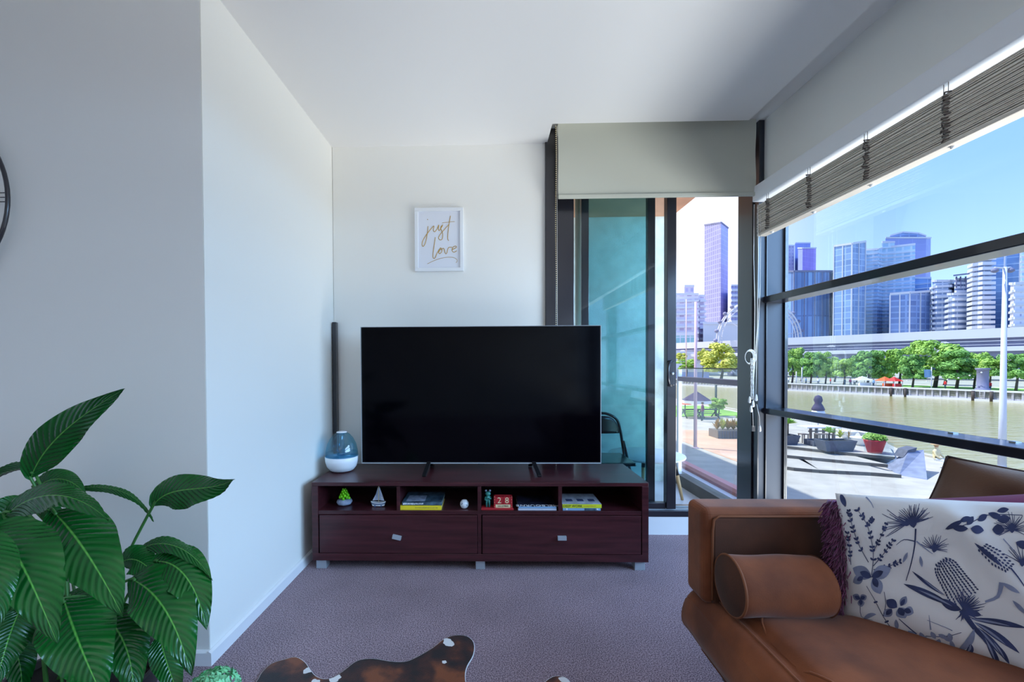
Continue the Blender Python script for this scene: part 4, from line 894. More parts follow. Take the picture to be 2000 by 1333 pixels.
# viaduct
V1 = at(1528, 673, 160); V2 = at(2000, 658, 116); vd = (V2-V1); vd.z = 0; vd.normalize(); V1 = V1-vd*260; V2 = V2+vd*120
vn = Vector((-vd.y, vd.x, 0)); vn = vn if vn.x > 0 else -vn
def zq(x, y, s0): # height of the photographed row y where column x meets the viaduct line
    d = ray(x, y); det = d.x*(-vd.y)+d.y*vd.x; s_ = (V1.x*(-vd.y)+V1.y*vd.x)/det; return 1.1+d.z*s_
zu1 = (zq(1528, 660, 0)+zq(2000, 640, 0))/2; zu0 = (zq(1528, 674, 0)+zq(2000, 659, 0))/2; zl1 = (zq(1528, 686, 0)+zq(2000, 678, 0))/2; zl0 = (zq(1528, 692, 0)+zq(1990, 688, 0))/2
vi = thing('railway_viaduct', (V1.x, V1.y, G), 'long white elevated viaduct with two pale bands crossing behind the park trees', 'bridge')
def vbox(o0, o1, za, zb): return MB().prism([Vector((V1.x, V1.y, za))+vn*o0, Vector((V2.x, V2.y, za))+vn*o0, Vector((V2.x, V2.y, za))+vn*o1, Vector((V1.x, V1.y, za))+vn*o1], (0, 0, zb-za))
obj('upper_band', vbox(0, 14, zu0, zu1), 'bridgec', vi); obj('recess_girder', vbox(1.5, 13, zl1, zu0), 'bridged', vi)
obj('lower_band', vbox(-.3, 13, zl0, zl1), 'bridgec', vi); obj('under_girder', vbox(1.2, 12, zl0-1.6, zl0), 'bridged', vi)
obj('handrail', vbox(.2, .3, zu0-.9, zu0-.75).prism([Vector((V1.x, V1.y, zl1+.5))+vn*.4, Vector((V2.x, V2.y, zl1+.5))+vn*.4, Vector((V2.x, V2.y, zl1+.5))+vn*.5, Vector((V1.x, V1.y, zl1+.5))+vn*.5], (0, 0, .12)), 'bridgec', vi, kind='stuff')
L_ = (V2-V1).length; k = 6
while k < L_:
    p = Vector((V1.x, V1.y, G))+vd*k
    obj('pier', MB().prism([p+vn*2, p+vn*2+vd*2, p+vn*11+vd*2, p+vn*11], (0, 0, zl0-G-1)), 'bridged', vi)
    q = Vector((V1.x, V1.y, zu0-1.1))+vd*(k+7); obj('lamp', MB().prism([q, q+vd*2.4, q+vd*1.8+Vector((0, 0, .5)), q+vd*.8+Vector((0, 0, .5))], vn*.5), 'bridgec', vi)
    k += 26

# towers
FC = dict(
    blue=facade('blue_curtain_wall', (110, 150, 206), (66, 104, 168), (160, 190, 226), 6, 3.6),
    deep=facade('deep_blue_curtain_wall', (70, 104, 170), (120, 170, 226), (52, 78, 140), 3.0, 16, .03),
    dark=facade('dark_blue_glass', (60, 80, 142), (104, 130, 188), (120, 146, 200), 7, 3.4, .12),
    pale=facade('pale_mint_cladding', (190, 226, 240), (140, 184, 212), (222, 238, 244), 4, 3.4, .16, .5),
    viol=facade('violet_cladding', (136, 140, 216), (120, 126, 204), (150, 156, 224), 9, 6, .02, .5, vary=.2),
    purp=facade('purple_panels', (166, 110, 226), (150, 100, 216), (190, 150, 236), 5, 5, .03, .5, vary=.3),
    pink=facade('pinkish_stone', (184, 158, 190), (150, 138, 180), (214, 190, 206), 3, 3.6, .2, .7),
    tower=facade('violet_tower_glass', (108, 96, 150), (122, 110, 164), (156, 146, 192), 2.6, 4.4, .09, vary=.35), tower_lit=facade('lit_violet_tower_glass', (156, 142, 216), (142, 124, 198), (180, 166, 226), 2.6, 4.4, .06, vary=.6),
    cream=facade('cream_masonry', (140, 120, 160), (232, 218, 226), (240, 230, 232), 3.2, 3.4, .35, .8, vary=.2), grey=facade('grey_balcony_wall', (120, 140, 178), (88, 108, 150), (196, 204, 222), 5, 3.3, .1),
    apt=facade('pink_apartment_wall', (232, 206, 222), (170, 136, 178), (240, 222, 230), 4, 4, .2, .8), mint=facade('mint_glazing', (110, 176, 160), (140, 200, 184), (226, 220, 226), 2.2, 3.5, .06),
)
def tower(name, label, front, ytop, m, depth=1.12, z0=G, parent=None, floors=0, fins=0, mband='bridgec', rough_top=None, sides=None, ytops=None, proud=.5, bh=.9):
    """front: corners of the front outline as (column, distance); the plan goes back away from the viewer"""
    pts = [at(x, 713, Y) for x, Y in front]; zt = [at(x, (ytops[i] if ytops else ytop), Y).z for i, (x, Y) in enumerate(front)]
    back = [Vector((p.x*depth, p.y*depth, 0)) for p in reversed(pts)]; zb_ = list(reversed(zt)); plan = pts+back; zz = zt+zb_; n = len(plan)
    t = parent or thing(name, (pts[0].x, pts[0].y, G), label, 'building')
    mb = MB(); u = 0
    for i in range(n):
        a, b_ = plan[i], plan[(i+1) % n]; l = math.hypot(b_.x-a.x, b_.y-a.y)
        mb.add([(a.x, a.y, z0), (b_.x, b_.y, z0), (b_.x, b_.y, zz[(i+1) % n]), (a.x, a.y, zz[i])], [(0, 1, 2, 3)], False, [[(u, z0), (u+l, z0), (u+l, zz[(i+1) % n]), (u, zz[i])]]); u += l
    mb.add([(plan[i].x, plan[i].y, zz[i]) for i in range(n)], [tuple(range(n))])
    mats = m if isinstance(m, (list, tuple)) else None
    o = obj('facade', mb, FC[mats[0]] if mats else FC[m], t, fix=True)
    if mats and len(mats) > 1:
        o.data.materials.append(FC[mats[1]])
        for pi, pg in enumerate(o.data.polygons):
            if pi in (sides or [1]): pg.material_index = 1
    fl_ = MB(); H = min(zt)-z0
    def face(i): return plan[i], plan[i+1]
    def out(a, b_):
        d = Vector((b_.x-a.x, b_.y-a.y, 0)).normalized(); nn = Vector((d.y, -d.x, 0)); return nn if nn.dot(Vector((a.x, a.y, 0))) < 0 else -nn
    for k in range(1, floors):
        z = z0+H*k/floors
        for i in range(len(pts)-1):
            a, b_ = face(i); nn = out(a, b_)*proud
            fl_.prism([(a.x, a.y, z), (b_.x, b_.y, z), (b_.x+nn.x, b_.y+nn.y, z), (a.x+nn.x, a.y+nn.y, z)], (0, 0, bh))
    if floors: obj('floor_band', fl_, mband, t, kind='stuff')
    if fins:
        fm = MB()
        for i in range(len(pts)-1):
            a, b_ = face(i); nn = out(a, b_)*.4; l = (b_-a).length; c_ = max(2, int(l/fins))
            for k in range(c_+1):
                q = a.lerp(b_, k/c_); d = (b_-a).normalized()*.25; fm.prism([(q.x-d.x, q.y-d.y, z0), (q.x+d.x, q.y+d.y, z0), (q.x+d.x+nn.x, q.y+d.y+nn.y, z0), (q.x-d.x+nn.x, q.y-d.y+nn.y, z0)], (0, 0, zt[i]+(zt[i+1]-zt[i])*k/c_-z0))
        obj('mullion', fm, mband, t, kind='stuff')
    cp_ = MB()
    for i in range(len(pts)-1):
        a, b_ = face(i); nn = out(a, b_)*.5
        cp_.prism([(a.x, a.y, zt[i]), (b_.x, b_.y, zt[i+1]), (b_.x+nn.x, b_.y+nn.y, zt[i+1]), (a.x+nn.x, a.y+nn.y, zt[i])], (0, 0, 1.2))
    obj('parapet', cp_, mband, t); return t
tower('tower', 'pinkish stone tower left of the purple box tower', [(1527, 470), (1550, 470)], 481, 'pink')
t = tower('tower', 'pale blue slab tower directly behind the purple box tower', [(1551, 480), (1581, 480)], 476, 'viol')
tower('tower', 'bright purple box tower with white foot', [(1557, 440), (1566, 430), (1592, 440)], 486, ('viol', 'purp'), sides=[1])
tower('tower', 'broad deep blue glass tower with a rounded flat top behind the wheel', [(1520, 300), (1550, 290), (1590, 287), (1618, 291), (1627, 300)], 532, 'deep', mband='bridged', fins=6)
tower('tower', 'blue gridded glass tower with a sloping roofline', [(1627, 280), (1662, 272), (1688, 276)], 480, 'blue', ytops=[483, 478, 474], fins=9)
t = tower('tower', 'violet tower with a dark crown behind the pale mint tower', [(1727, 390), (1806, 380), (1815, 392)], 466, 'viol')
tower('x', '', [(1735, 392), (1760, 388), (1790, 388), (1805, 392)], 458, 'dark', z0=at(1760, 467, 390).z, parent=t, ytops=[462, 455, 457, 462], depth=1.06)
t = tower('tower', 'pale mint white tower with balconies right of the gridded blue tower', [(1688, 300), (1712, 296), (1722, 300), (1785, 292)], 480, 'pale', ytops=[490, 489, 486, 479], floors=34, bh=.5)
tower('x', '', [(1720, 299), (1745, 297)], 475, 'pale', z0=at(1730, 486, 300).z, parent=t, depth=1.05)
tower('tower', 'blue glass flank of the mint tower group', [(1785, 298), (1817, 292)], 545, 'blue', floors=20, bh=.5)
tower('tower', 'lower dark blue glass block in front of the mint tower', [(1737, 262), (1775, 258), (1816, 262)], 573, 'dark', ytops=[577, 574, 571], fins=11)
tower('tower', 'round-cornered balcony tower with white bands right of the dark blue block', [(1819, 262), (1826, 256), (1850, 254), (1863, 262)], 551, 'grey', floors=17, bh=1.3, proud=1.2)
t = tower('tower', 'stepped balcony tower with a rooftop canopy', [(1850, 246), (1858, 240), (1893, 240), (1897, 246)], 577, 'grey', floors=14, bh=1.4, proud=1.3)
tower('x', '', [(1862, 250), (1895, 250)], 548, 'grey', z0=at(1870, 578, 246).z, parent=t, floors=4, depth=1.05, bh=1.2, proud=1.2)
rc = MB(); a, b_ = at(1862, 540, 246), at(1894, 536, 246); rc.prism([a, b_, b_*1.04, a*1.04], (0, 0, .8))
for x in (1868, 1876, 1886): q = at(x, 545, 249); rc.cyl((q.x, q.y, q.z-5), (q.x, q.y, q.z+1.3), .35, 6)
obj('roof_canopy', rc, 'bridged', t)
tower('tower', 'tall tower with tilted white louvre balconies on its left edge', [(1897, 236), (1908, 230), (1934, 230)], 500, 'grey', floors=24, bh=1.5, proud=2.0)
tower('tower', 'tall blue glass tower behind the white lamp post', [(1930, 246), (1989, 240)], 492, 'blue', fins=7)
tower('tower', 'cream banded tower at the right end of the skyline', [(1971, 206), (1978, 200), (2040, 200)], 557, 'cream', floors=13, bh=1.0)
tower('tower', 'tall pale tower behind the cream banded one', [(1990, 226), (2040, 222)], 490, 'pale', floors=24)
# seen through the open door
tower('tower', 'very tall violet glass tower standing alone above the open door view', [(1375, 420), (1407, 400), (1421, 414)], 440, ('tower', 'tower_lit'), ytops=[441, 436, 447], sides=[1], mband='bridged')  # lit right face painted with a lighter copy of the glass
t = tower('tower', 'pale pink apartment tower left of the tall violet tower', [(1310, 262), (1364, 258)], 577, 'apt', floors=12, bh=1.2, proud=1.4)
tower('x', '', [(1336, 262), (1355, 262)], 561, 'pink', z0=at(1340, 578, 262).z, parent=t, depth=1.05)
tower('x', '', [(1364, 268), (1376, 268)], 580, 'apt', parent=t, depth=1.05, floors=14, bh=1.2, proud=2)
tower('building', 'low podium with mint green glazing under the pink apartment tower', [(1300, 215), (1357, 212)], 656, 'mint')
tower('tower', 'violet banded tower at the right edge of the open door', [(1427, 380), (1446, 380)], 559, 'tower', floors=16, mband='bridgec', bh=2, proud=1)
t = tower('hall', 'low white hall in front of the violet tower', [(1373, 240), (1460, 232)], 634, 'apt')
t['category'] = 'building'
for o in [c for c in t.children if c.name.startswith('facade')]: o.data.materials[0] = M['bridgec']
tower('building', 'white riverside building with roof edge behind the yellow tree', [(1300, 190), (1385, 186)], 692, 'cream')
tower('building', 'blank mauve boathouse wall on the far bank below the yellow tree', [(1318, 150), (1385, 146)], 727, 'viol')
# wheel
WY = 175; wc_ = at(1482, 665, WY); wr_ = 78/850*WY
wh = thing('observation_wheel', (wc_.x, wc_.y, G), 'white observation wheel with round pods between the door view and the window view', 'wheel')
def wring(r, y=0, n=72): return [(wc_.x+r*math.cos(2*math.pi*i/n), wc_.y+y, wc_.z+r*math.sin(2*math.pi*i/n)) for i in range(n)]
obj('rim', MB().tube(wring(wr_, -.8), .28, 6, closed=True), 'bridgec', wh); obj('rim', MB().tube(wring(wr_, .8), .28, 6, closed=True), 'bridgec', wh)
obj('inner_rim', MB().tube(wring(wr_-1.6), .2, 6, closed=True), 'bridgec', wh)
ws = MB()
for i in range(40):
    a = 2*math.pi*i/40; b2 = 2*math.pi*(i+.5)/40
    for a_ in (a, b2): ws.tube([(wc_.x+wr_*math.cos(a), wc_.y-.8, wc_.z+wr_*math.sin(a)), (wc_.x+(wr_-1.6)*math.cos(a_), wc_.y, wc_.z+(wr_-1.6)*math.sin(a_))], .1, 4)
obj('lattice', ws, 'bridgec', wh, kind='stuff')
for i in range(8): a = i*math.pi/4+.2; obj('spoke', MB().tube([wc_, wc_+Vector((math.cos(a), 0, math.sin(a)))*(wr_-1.6)], .1, 5), 'bridgec', wh)
obj('hub', MB().cyl(wc_+Vector((0, -2, 0)), wc_+Vector((0, 2, 0)), 1.2), 'bridgec', wh)
for i in range(28):
    a = 2*math.pi*i/28; q = wc_+Vector((math.cos(a), 0, math.sin(a)))*(wr_+.9); obj('pod', MB().ico(q, .75, 2, (1, 1.3, 1)), 'bridged', wh)
for s_ in (-1, 1): obj('support', MB().tube([wc_+Vector((0, s_*2, 0)), (wc_.x+s_*5, wc_.y+s_*3, G)], .45, 8), 'bridgec', wh)

# trees
TM = {}
def crown_mesh(seed, m, n=4200):
    rr = random.Random(seed); mb = MB(); cl = []
    for i in range(30):
        a = rr.uniform(0, 6.283); z = rr.uniform(-.75, .8); q = math.sqrt(max(0, 1-(z*.9)**2))*rr.uniform(.35, .82); cl.append((Vector((q*math.cos(a), q*math.sin(a), z)), rr.uniform(.2, .34)))
    for i in range(n):
        c, r_ = cl[rr.randrange(len(cl))]; z = rr.uniform(-.7, 1); a = rr.uniform(0, 6.283); q = math.sqrt(max(0, 1-z*z)); d = Vector((q*math.cos(a), q*math.sin(a), z*.8)); p = c+d*r_*rr.uniform(.8, 1.05)
        nn = (d+Vector((rr.uniform(-.6, .6), rr.uniform(-.6, .6), rr.uniform(-.2, .8)))).normalized(); t1 = nn.orthogonal().normalized(); t2 = nn.cross(t1); s_ = rr.uniform(.04, .085)
        mb.add([p-t1*s_, p-t2*s_*.7, p+t1*s_, p+t2*s_*.7], [(0, 1, 2, 3)], True)
    for c, r_ in cl: mb.ico(c, r_*.62, 1, jit=.12)
    me = bpy.data.meshes.new('crown'); me.from_pydata([tuple(v) for v in mb.v], [], mb.f); me.polygons.foreach_set('use_smooth', mb.sm); me.materials.append(M[m]); return me
for s_ in range(3):
    for k in ('tgreen', 'tdark', 'tyel'): TM[k, s_] = crown_mesh(s_*7+len(k), k)
def tree(x, ytop, ybot, wpx, p, kind, var, label, group=None, trunk=True, name='tree', depth=1.0):
    d = (Vector((p.x, p.y))).length; Y = p.y; hgt = (ybot-ytop)/850*Y; wdt = wpx/850*Y; zc_ = at(x, (ytop+ybot)/2, Y).z
    t = thing(name, p, label, 'tree' if name == 'tree' else 'shrub', group)
    o = bpy.data.objects.new('crown', TM[kind, var]); COL.objects.link(o); o.parent = t; o.location = (0, 0, zc_-p.z); o.scale = (wdt/2*1.05, wdt/2*depth, hgt/2*1.05); o.rotation_euler = (0, 0, var*1.3+x*.01)
    tk_ = max(.05, wdt*.028)
    z = zc_-p.z-hgt*.1
    obj('trunk', MB().tube([(p.x, p.y, p.z), (p.x+.05*wdt, p.y, p.z+z*.6), (p.x, p.y, p.z+max(z, .3))], [tk_*1.3, tk_, tk_*.7], 8), 'trunk', t)
    return t
for (x, yt, yb, wp, off, k, v, lab) in (
    (1547, 679, 737, 46, 6, 'tgreen', 0, 'bushy green tree at the foot of the wheel, leftmost in the window view'),
    (1583, 689, 738, 40, 6, 'tdark', 1, 'rounded deep green tree second from the left in the window view'),
    (1612, 688, 738, 38, 8, 'tgreen', 2, 'green tree joining the rounded one, left of a gap in the row'),
    (1648, 697, 740, 44, 6, 'tgreen', 1, 'smaller light green tree standing alone mid row above the stalls'),
    (1694, 686, 742, 56, 7, 'tdark', 0, 'full green tree above the white stalls on the bank'),
    (1727, 687, 744, 46, 10, 'tgreen', 2, 'green tree above the red and orange stall'),
    (1756, 672, 735, 52, 12, 'tgreen', 1, 'taller tree with a pointed crown left of the largest tree'),
    (1782, 694, 744, 50, 5, 'tdark', 2, 'low spreading tree just left of the largest trunk'),
    (1826, 663, 737, 92, 9, 'tgreen', 0, 'largest broad tree in the park with a dark trunk'),
    (1868, 686, 742, 70, 7, 'tdark', 1, 'wide tree right of the largest one with trailing lower boughs'),
    (1902, 690, 738, 50, 10, 'tgreen', 2, 'light tree left of the thick grey park column'),
    (1932, 696, 738, 44, 7, 'tgreen', 1, 'tree between the grey park column and the white lamp post'),
    (1984, 692, 744, 58, 6, 'tdark', 0, 'dark trunked tree just right of the white lamp post'),
    (2012, 696, 742, 44, 10, 'tgreen', 2, 'green tree cut off by the right edge of the photograph')):
    tree(x, yt, yb, wp, onquay(x, off), k, v, lab)
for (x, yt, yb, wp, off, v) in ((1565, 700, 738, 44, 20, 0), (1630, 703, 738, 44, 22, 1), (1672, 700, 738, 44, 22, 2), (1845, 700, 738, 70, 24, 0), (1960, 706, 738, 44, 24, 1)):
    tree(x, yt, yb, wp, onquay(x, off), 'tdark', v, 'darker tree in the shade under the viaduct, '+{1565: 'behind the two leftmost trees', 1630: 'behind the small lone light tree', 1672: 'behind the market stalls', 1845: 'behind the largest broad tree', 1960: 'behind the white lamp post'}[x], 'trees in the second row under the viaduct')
tree(1408, 672, 732, 78, onquay(1408, 6), 'tyel', 0, 'large yellow green tree seen through the open door')
tree(1372, 682, 716, 26, onquay(1372, 10), 'tyel', 2, 'small yellow green tree left of the large one through the door')
tree(1332, 690, 706, 26, onquay(1332, 12), 'tyel', 1, 'little clipped tree at the left of the door view below the mint glazing')
tree(1340, 702, 722, 40, onquay(1340, 5), 'tgreen', 2, 'low green hedge bush beside the boathouse wall', name='bush')

# thick column, lamp post, flag and cables in the park
p = onquay(1919, 2.0); t = thing('park_column', p, 'thick grey ribbed column at the quay edge between two trees', 'column')
obj('shaft', MB().lathe([(.95, 0), (.95, .4), (.75, .6), (.75, 3.6), (.95, 3.8), (.95, 4.0)], p, 12), 'bridged', t)
p = atz(1957, 916, G); t = thing('lamp_post', p, 'tall white lamp post with two arms rising across the window view', 'street lamp')
zt_ = at(1957, 522, p.y).z
obj('pole', MB().tube([(p.x, p.y, G), (p.x, p.y, G+3.0), (p.x, p.y, zt_)], [.15, .12, .07], 14), 'lampw', t)
obj('base_plate', MB().lathe([(.25, 0), (.25, .05), (.17, .08)], p, 14), 'lampw', t)
for s_, x in ((-1, 1943), (1, 1974)):
    q = at(x, 526, p.y); obj('arm', MB().tube([(p.x, p.y, zt_-.05), (q.x, p.y, zt_-.02)], .035, 8), 'lampw', t)
    obj('lantern', MB().lathe([(.03, .18), (.12, .10), (.14, .0), (.05, -.06)], (q.x, p.y, zt_-.20), 12), 'bridged', t)
p = onquay(1819, 2.2); t = thing('flag_pole', p, 'slim white pole with a small pale blue flag on the far bank', 'flag')
obj('pole', MB().cyl(p, p+Vector((0, 0, 4.2)), .07, 8), 'lampw', t)
q = p+Vector((-1.3, 0, 2.2)); obj('flag', MB().grid(lambda u, v: Vector((q.x+1.25*u, q.y+.12*math.sin(u*7+v), q.z+1.5*v)), 8, 6), 'paleblue', t)
t = thing('festoon_lights', onquay(1860, 1), 'thin festoon cable with small white bulbs strung before the park trees', 'string lights')
a, b_ = onquay(1745, .5, at(1745, 740, onquay(1745, .5).y).z), at(1953, 716, onquay(1953, .5).y)
cpn = [a.lerp(b_, i/20)+Vector((0, 0, -1.2*math.sin(math.pi*i/20))) for i in range(21)]
obj('cable', MB().tube(cpn, .03, 4), 'trunk', t)
for i in (3, 7, 11, 13, 15, 17): obj('bulb', MB().ico(cpn[i]+Vector((0, 0, -.15)), .14, 1), 'white', t)
for x in (1555, 1566):
    p = onquay(x, 2.2); t = thing('mooring_post', p, 'slim pale post on the quay, '+('leftmost' if x == 1555 else 'right one')+' of the pair below the wheel', 'post')
    obj('post', MB().cyl(p, p+Vector((0, 0, 3.0 if x == 1555 else 4.0)), .12, 8), 'lampw', t)
# stalls and umbrellas on the far bank
for x, w_, m_, lab in ((1684, 26, 'white', 'white canvas market stall on the far quay'), (1728, 20, 'orange', 'orange canvas stall on the far quay'), (1746, 16, 'redpot', 'red canvas stall beside the orange one')):
    p = onquay(x, 3); W_ = w_/850*p.y/2; t = thing('market_stall', p, lab, 'stall')
    for sx in (-1, 1):
        for sy in (-1, 1): obj('leg', MB().cyl(p+Vector((sx*W_*.9, sy*1.0, 0)), p+Vector((sx*W_*.9, sy*1.0, 1.4)), .06, 6), 'lampw', t)
    obj('canopy', MB().add([p+Vector((-W_, -1.2, 1.3)), p+Vector((W_, -1.2, 1.3)), p+Vector((W_, 1.2, 1.3)), p+Vector((-W_, 1.2, 1.3)), p+Vector((0, 0, 2.2))], [(0, 1, 4), (1, 2, 4), (2, 3, 4), (3, 0, 4), (3, 2, 1, 0)]), m_, t)
    obj('counter', MB().box(p+Vector((-W_*.8, -.9, 0)), p+Vector((W_*.8, -.4, .8))), m_, t)
# people on the far bank
def person(p, h, top, leg_, label, yaw=0, seated=False, hair='trunk', group=None):
    me = bpy.data.meshes.new('body'); c, s_ = math.cos(yaw), math.sin(yaw)
    if seated:
        J = [(0,0,.28),(0,0,.42),(0,0,.56),(0,0,.62),(0,0,.72),(.07,-.01,.27),(.08,-.22,.27),(.08,-.22,.02),(-.07,-.01,.27),(-.08,-.22,.27),(-.08,-.22,.02),(.12,0,.54),(.15,-.05,.40),(.10,-.16,.32),(-.12,0,.54),(-.15,-.05,.40),(-.10,-.16,.32)]
    else:
        J = [(0,0,.53),(0,0,.68),(0,0,.80),(0,0,.86),(0,0,.93),(.05,0,.51),(.06,-.02,.28),(.06,.02,.03),(-.05,0,.51),(-.06,.01,.28),(-.06,.04,.03),(.11,0,.79),(.13,0,.62),(.13,-.03,.46),(-.11,0,.79),(-.13,0,.62),(-.13,-.03,.46)]
    Rr = [.085,.085,.10,.035,.065,.06,.045,.032,.06,.045,.032,.045,.032,.024,.045,.032,.024]
    E_ = [(0,1),(1,2),(2,3),(3,4),(0,5),(5,6),(6,7),(0,8),(8,9),(9,10),(2,11),(11,12),(12,13),(2,14),(14,15),(15,16)]
    me.from_pydata([((x*c-y*s_)*h, (x*s_+y*c)*h, z*h) for x, y, z in J], E_, [])
    t = thing('person', p, label, 'person', group); o = bpy.data.objects.new('body', me); COL.objects.link(o); o.parent = t
    sk = o.modifiers.new('skin', 'SKIN'); 
    for v, r_ in zip(me.skin_vertices[0].data if me.skin_vertices else [], Rr): v.radius = (r_*h, r_*h)
    return o, t, me, Rr
def mkperson(p, h, top, leg_, label, yaw=0, seated=False, group=None, hat=None):
    o, t, me, Rr = person(p, h, top, leg_, label, yaw, seated, group=group)
    if not me.skin_vertices:
        bpy.context.view_layer.objects.active = o; o.select_set(True)
    if not me.skin_vertices:
        bm = bmesh.new(); bm.from_mesh(me); ly = bm.verts.layers.skin.new()
        for v, r_ in zip(bm.verts, Rr): v[ly].radius = (r_*h, r_*h)
        bm.verts.ensure_lookup_table(); bm.verts[0][ly].use_root = True
        bm.to_mesh(me); bm.free()
    ss = o.modifiers.new('sub', 'SUBSURF'); ss.levels = ss.render_levels = 1
    bpy.context.view_layer.update(); dg = bpy.context.evaluated_depsgraph_get(); m2 = bpy.data.meshes.new_from_object(o.evaluated_get(dg))
    o.modifiers.clear(); o.data = m2; m2.materials.clear()
    for k_ in ('skin', top, leg_): m2.materials.append(M[k_])
    hz = (.66 if seated else .85)*h; lz = (.30 if seated else .52)*h
    for pg in m2.polygons:
        z = pg.center.z; pg.material_index = 0 if z > hz else (1 if z > lz else 2); pg.use_smooth = True
    c, s_ = math.cos(yaw), math.sin(yaw); hp_ = Vector((0, .01*h, (.735 if seated else .945)*h))+Vector(t.location)
    obj('hair', MB().ico(hp_, .068*h, 2, (1, 1, .8)), hat or 'trunk', t)
    if hat: obj('hat', MB().lathe([(.14*h, 0), (.14*h, .01*h), (.075*h, .015*h), (.06*h, .07*h), (.02*h, .08*h)], hp_+Vector((0, 0, .01*h)), 16), hat, t)
    return t
pr_ = random.Random(4)
names = {'redpot': 'red', 'white': 'white', 'navy': 'navy', 'teal': 'teal', 'purple': 'plum', 'paleblue': 'pale blue'}
for i, (x, off, tp) in enumerate(((1540, 1.8, 'white'), (1574, 2.2, 'paleblue'), (1598, 1.8, 'white'), (1622, 2.0, 'redpot'), (1650, 1.8, 'navy'), (1661, 2.3, 'purple'), (1669, 2.6, 'white'), (1706, 1.8, 'paleblue'), (1846, 4.5, 'redpot'), (1934, 3.2, 'redpot'))):
    mkperson(onquay(x, off), 1.7, tp, 'navy', 'person in a %s top on the far bank, %s' % (names[tp], ('beside the corner post', 'beside the mooring posts', 'below the rounded trees', 'below the rounded tree pair', 'left of the white stall', 'closest left of the white stall', 'beside the plum one', 'between the white and orange stalls', 'on the lawn under the largest tree', 'beside the thick grey column')[i]), pr_.uniform(0, 6), group='walkers on the far bank')

# ---- near bank: terrace steps, planters, furniture
def stepline(pts, z): return [atz(x, y, z) for x, y in pts]
lev = [(-3.75, [(1524, 909), (1551, 914), (1600, 918), (1700, 923), (1760, 927.5)]), (-3.60, [(1500, 885), (1528, 888.5), (1640, 899), (1734, 907.5)]), (-3.45, [(1500, 867), (1528, 870.5), (1640, 883), (1748, 893)])]
ts = thing('terrace_steps', atz(1640, 900, G), 'broad pale stone terrace steps with shade-coloured risers beside the river', 'steps')
for i, (z, pts) in enumerate(lev):
    P_ = stepline(pts, z); k_ = 30/atz(1496, pts[0][1], z).y; q_ = atz(1496, pts[0][1], z); back = [Vector((P_[-1].x, 30-i, z)), Vector((q_.x*k_, 30, z))]
    P_[0] = atz(1496, pts[0][1]-(3 if i == 0 else 0), z)
    if i == 2: back = [Vector((22.9, 25.6, z)), Vector((26.2, 31, z)), Vector((26.3, 36, z)), Vector((q_.x*k_*1.22, 36.6, z))]
    obj('step', MB().prism([Vector((p.x, p.y, z-.15)) for p in P_+back], (0, 0, .15)), 'pave', ts)
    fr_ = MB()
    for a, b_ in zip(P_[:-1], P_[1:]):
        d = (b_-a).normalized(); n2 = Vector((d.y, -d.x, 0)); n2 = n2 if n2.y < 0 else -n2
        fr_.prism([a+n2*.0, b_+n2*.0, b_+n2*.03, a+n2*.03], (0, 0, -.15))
    obj('riser', fr_, 'step', ts)  # shade on the riser faces is put into a darker stone colour
TZ = -3.45
def planter(x0, x1, ytop, ybot, m_, label, taper=.8, dep=.8, z=TZ):
    p0, p1 = atz(x0+(x1-x0)*.08, ybot, z), atz(x1-(x1-x0)*.08, ybot, z); Y = (p0.y+p1.y)/2; c = (p0+p1)/2; W_ = (x1-x0)/850*Y/2; h = at(x0, ytop, Y).z-z; c = Vector((c.x, Y+.4, z))
    t = thing('planter', c, label, 'planter'); mb = MB(); vs = []
    for zz, k in ((0, taper), (h, 1), (h, .9), (h-.08, .9)): vs += [c+Vector((sx*W_*k, sy*dep/2*k, zz)) for sx, sy in ((-1, -1), (1, -1), (1, 1), (-1, 1))]
    fs = [(3, 2, 1, 0)]+[(r*4+i, r*4+(i+1) % 4, r*4+4+(i+1) % 4, r*4+4+i) for r in range(3) for i in range(4)]+[(12, 13, 14, 15)]
    obj('trough', MB().add(vs, fs), m_, t); obj('soil', MB().box(c+Vector((-W_*.85, -dep*.4, h-.1)), c+Vector((W_*.85, dep*.4, h-.07))), 'soil', t); return t, c, W_, h
def tuft(t, c, r_, h, m_, n=60, seed=1, name='foliage', stem_h=0):
    rr = random.Random(seed); mb = MB(); c = Vector(c)
    for i in range(n):
        a = rr.uniform(0, 6.283); e_ = rr.uniform(.1, 1.3); L_ = rr.uniform(.6, 1); d = Vector((math.cos(a)*math.sin(e_)*r_, math.sin(a)*math.sin(e_)*r_, math.cos(e_)*h))*L_; sd = Vector((-math.sin(a), math.cos(a), 0))*r_*.10
        mb.add([c, c+d*.5+sd+Vector((0, 0, h*.1)), c+d, c+d*.5-sd+Vector((0, 0, h*.1))], [(0, 1, 2, 3)])
    obj(name, mb, m_, t, kind='stuff')
    if stem_h: obj('stem', MB().cyl(c-Vector((0, 0, stem_h)), c, .035, 6), 'trunk', t)
t, c, W_, h = planter(1518, 1563, 852, 870, 'slate', 'dark slate trough planter with a small palm beside the corner post')
tuft(t, c+Vector((W_*.35, 0, h+.62)), .62, .45, 'tgreen', 70, 1, stem_h=.6); tuft(t, c+Vector((-W_*.4, 0, h+.2)), .5, .5, 'tyel', 60, 2, stem_h=.2)
t, c, W_, h = planter(1612, 1674, 862, 883, 'slate', 'wider dark slate trough planter with thin shrubs near the terrace edge')
tuft(t, c+Vector((-.3, 0, h+.35)), .5, .4, 'tgreen', 50, 3, stem_h=.4); tuft(t, c+Vector((.25, 0, h+.1)), .35, .6, 'tyel', 30, 4); tuft(t, c+Vector((.7, 0, h)), .2, .8, 'bronze', 10, 5)
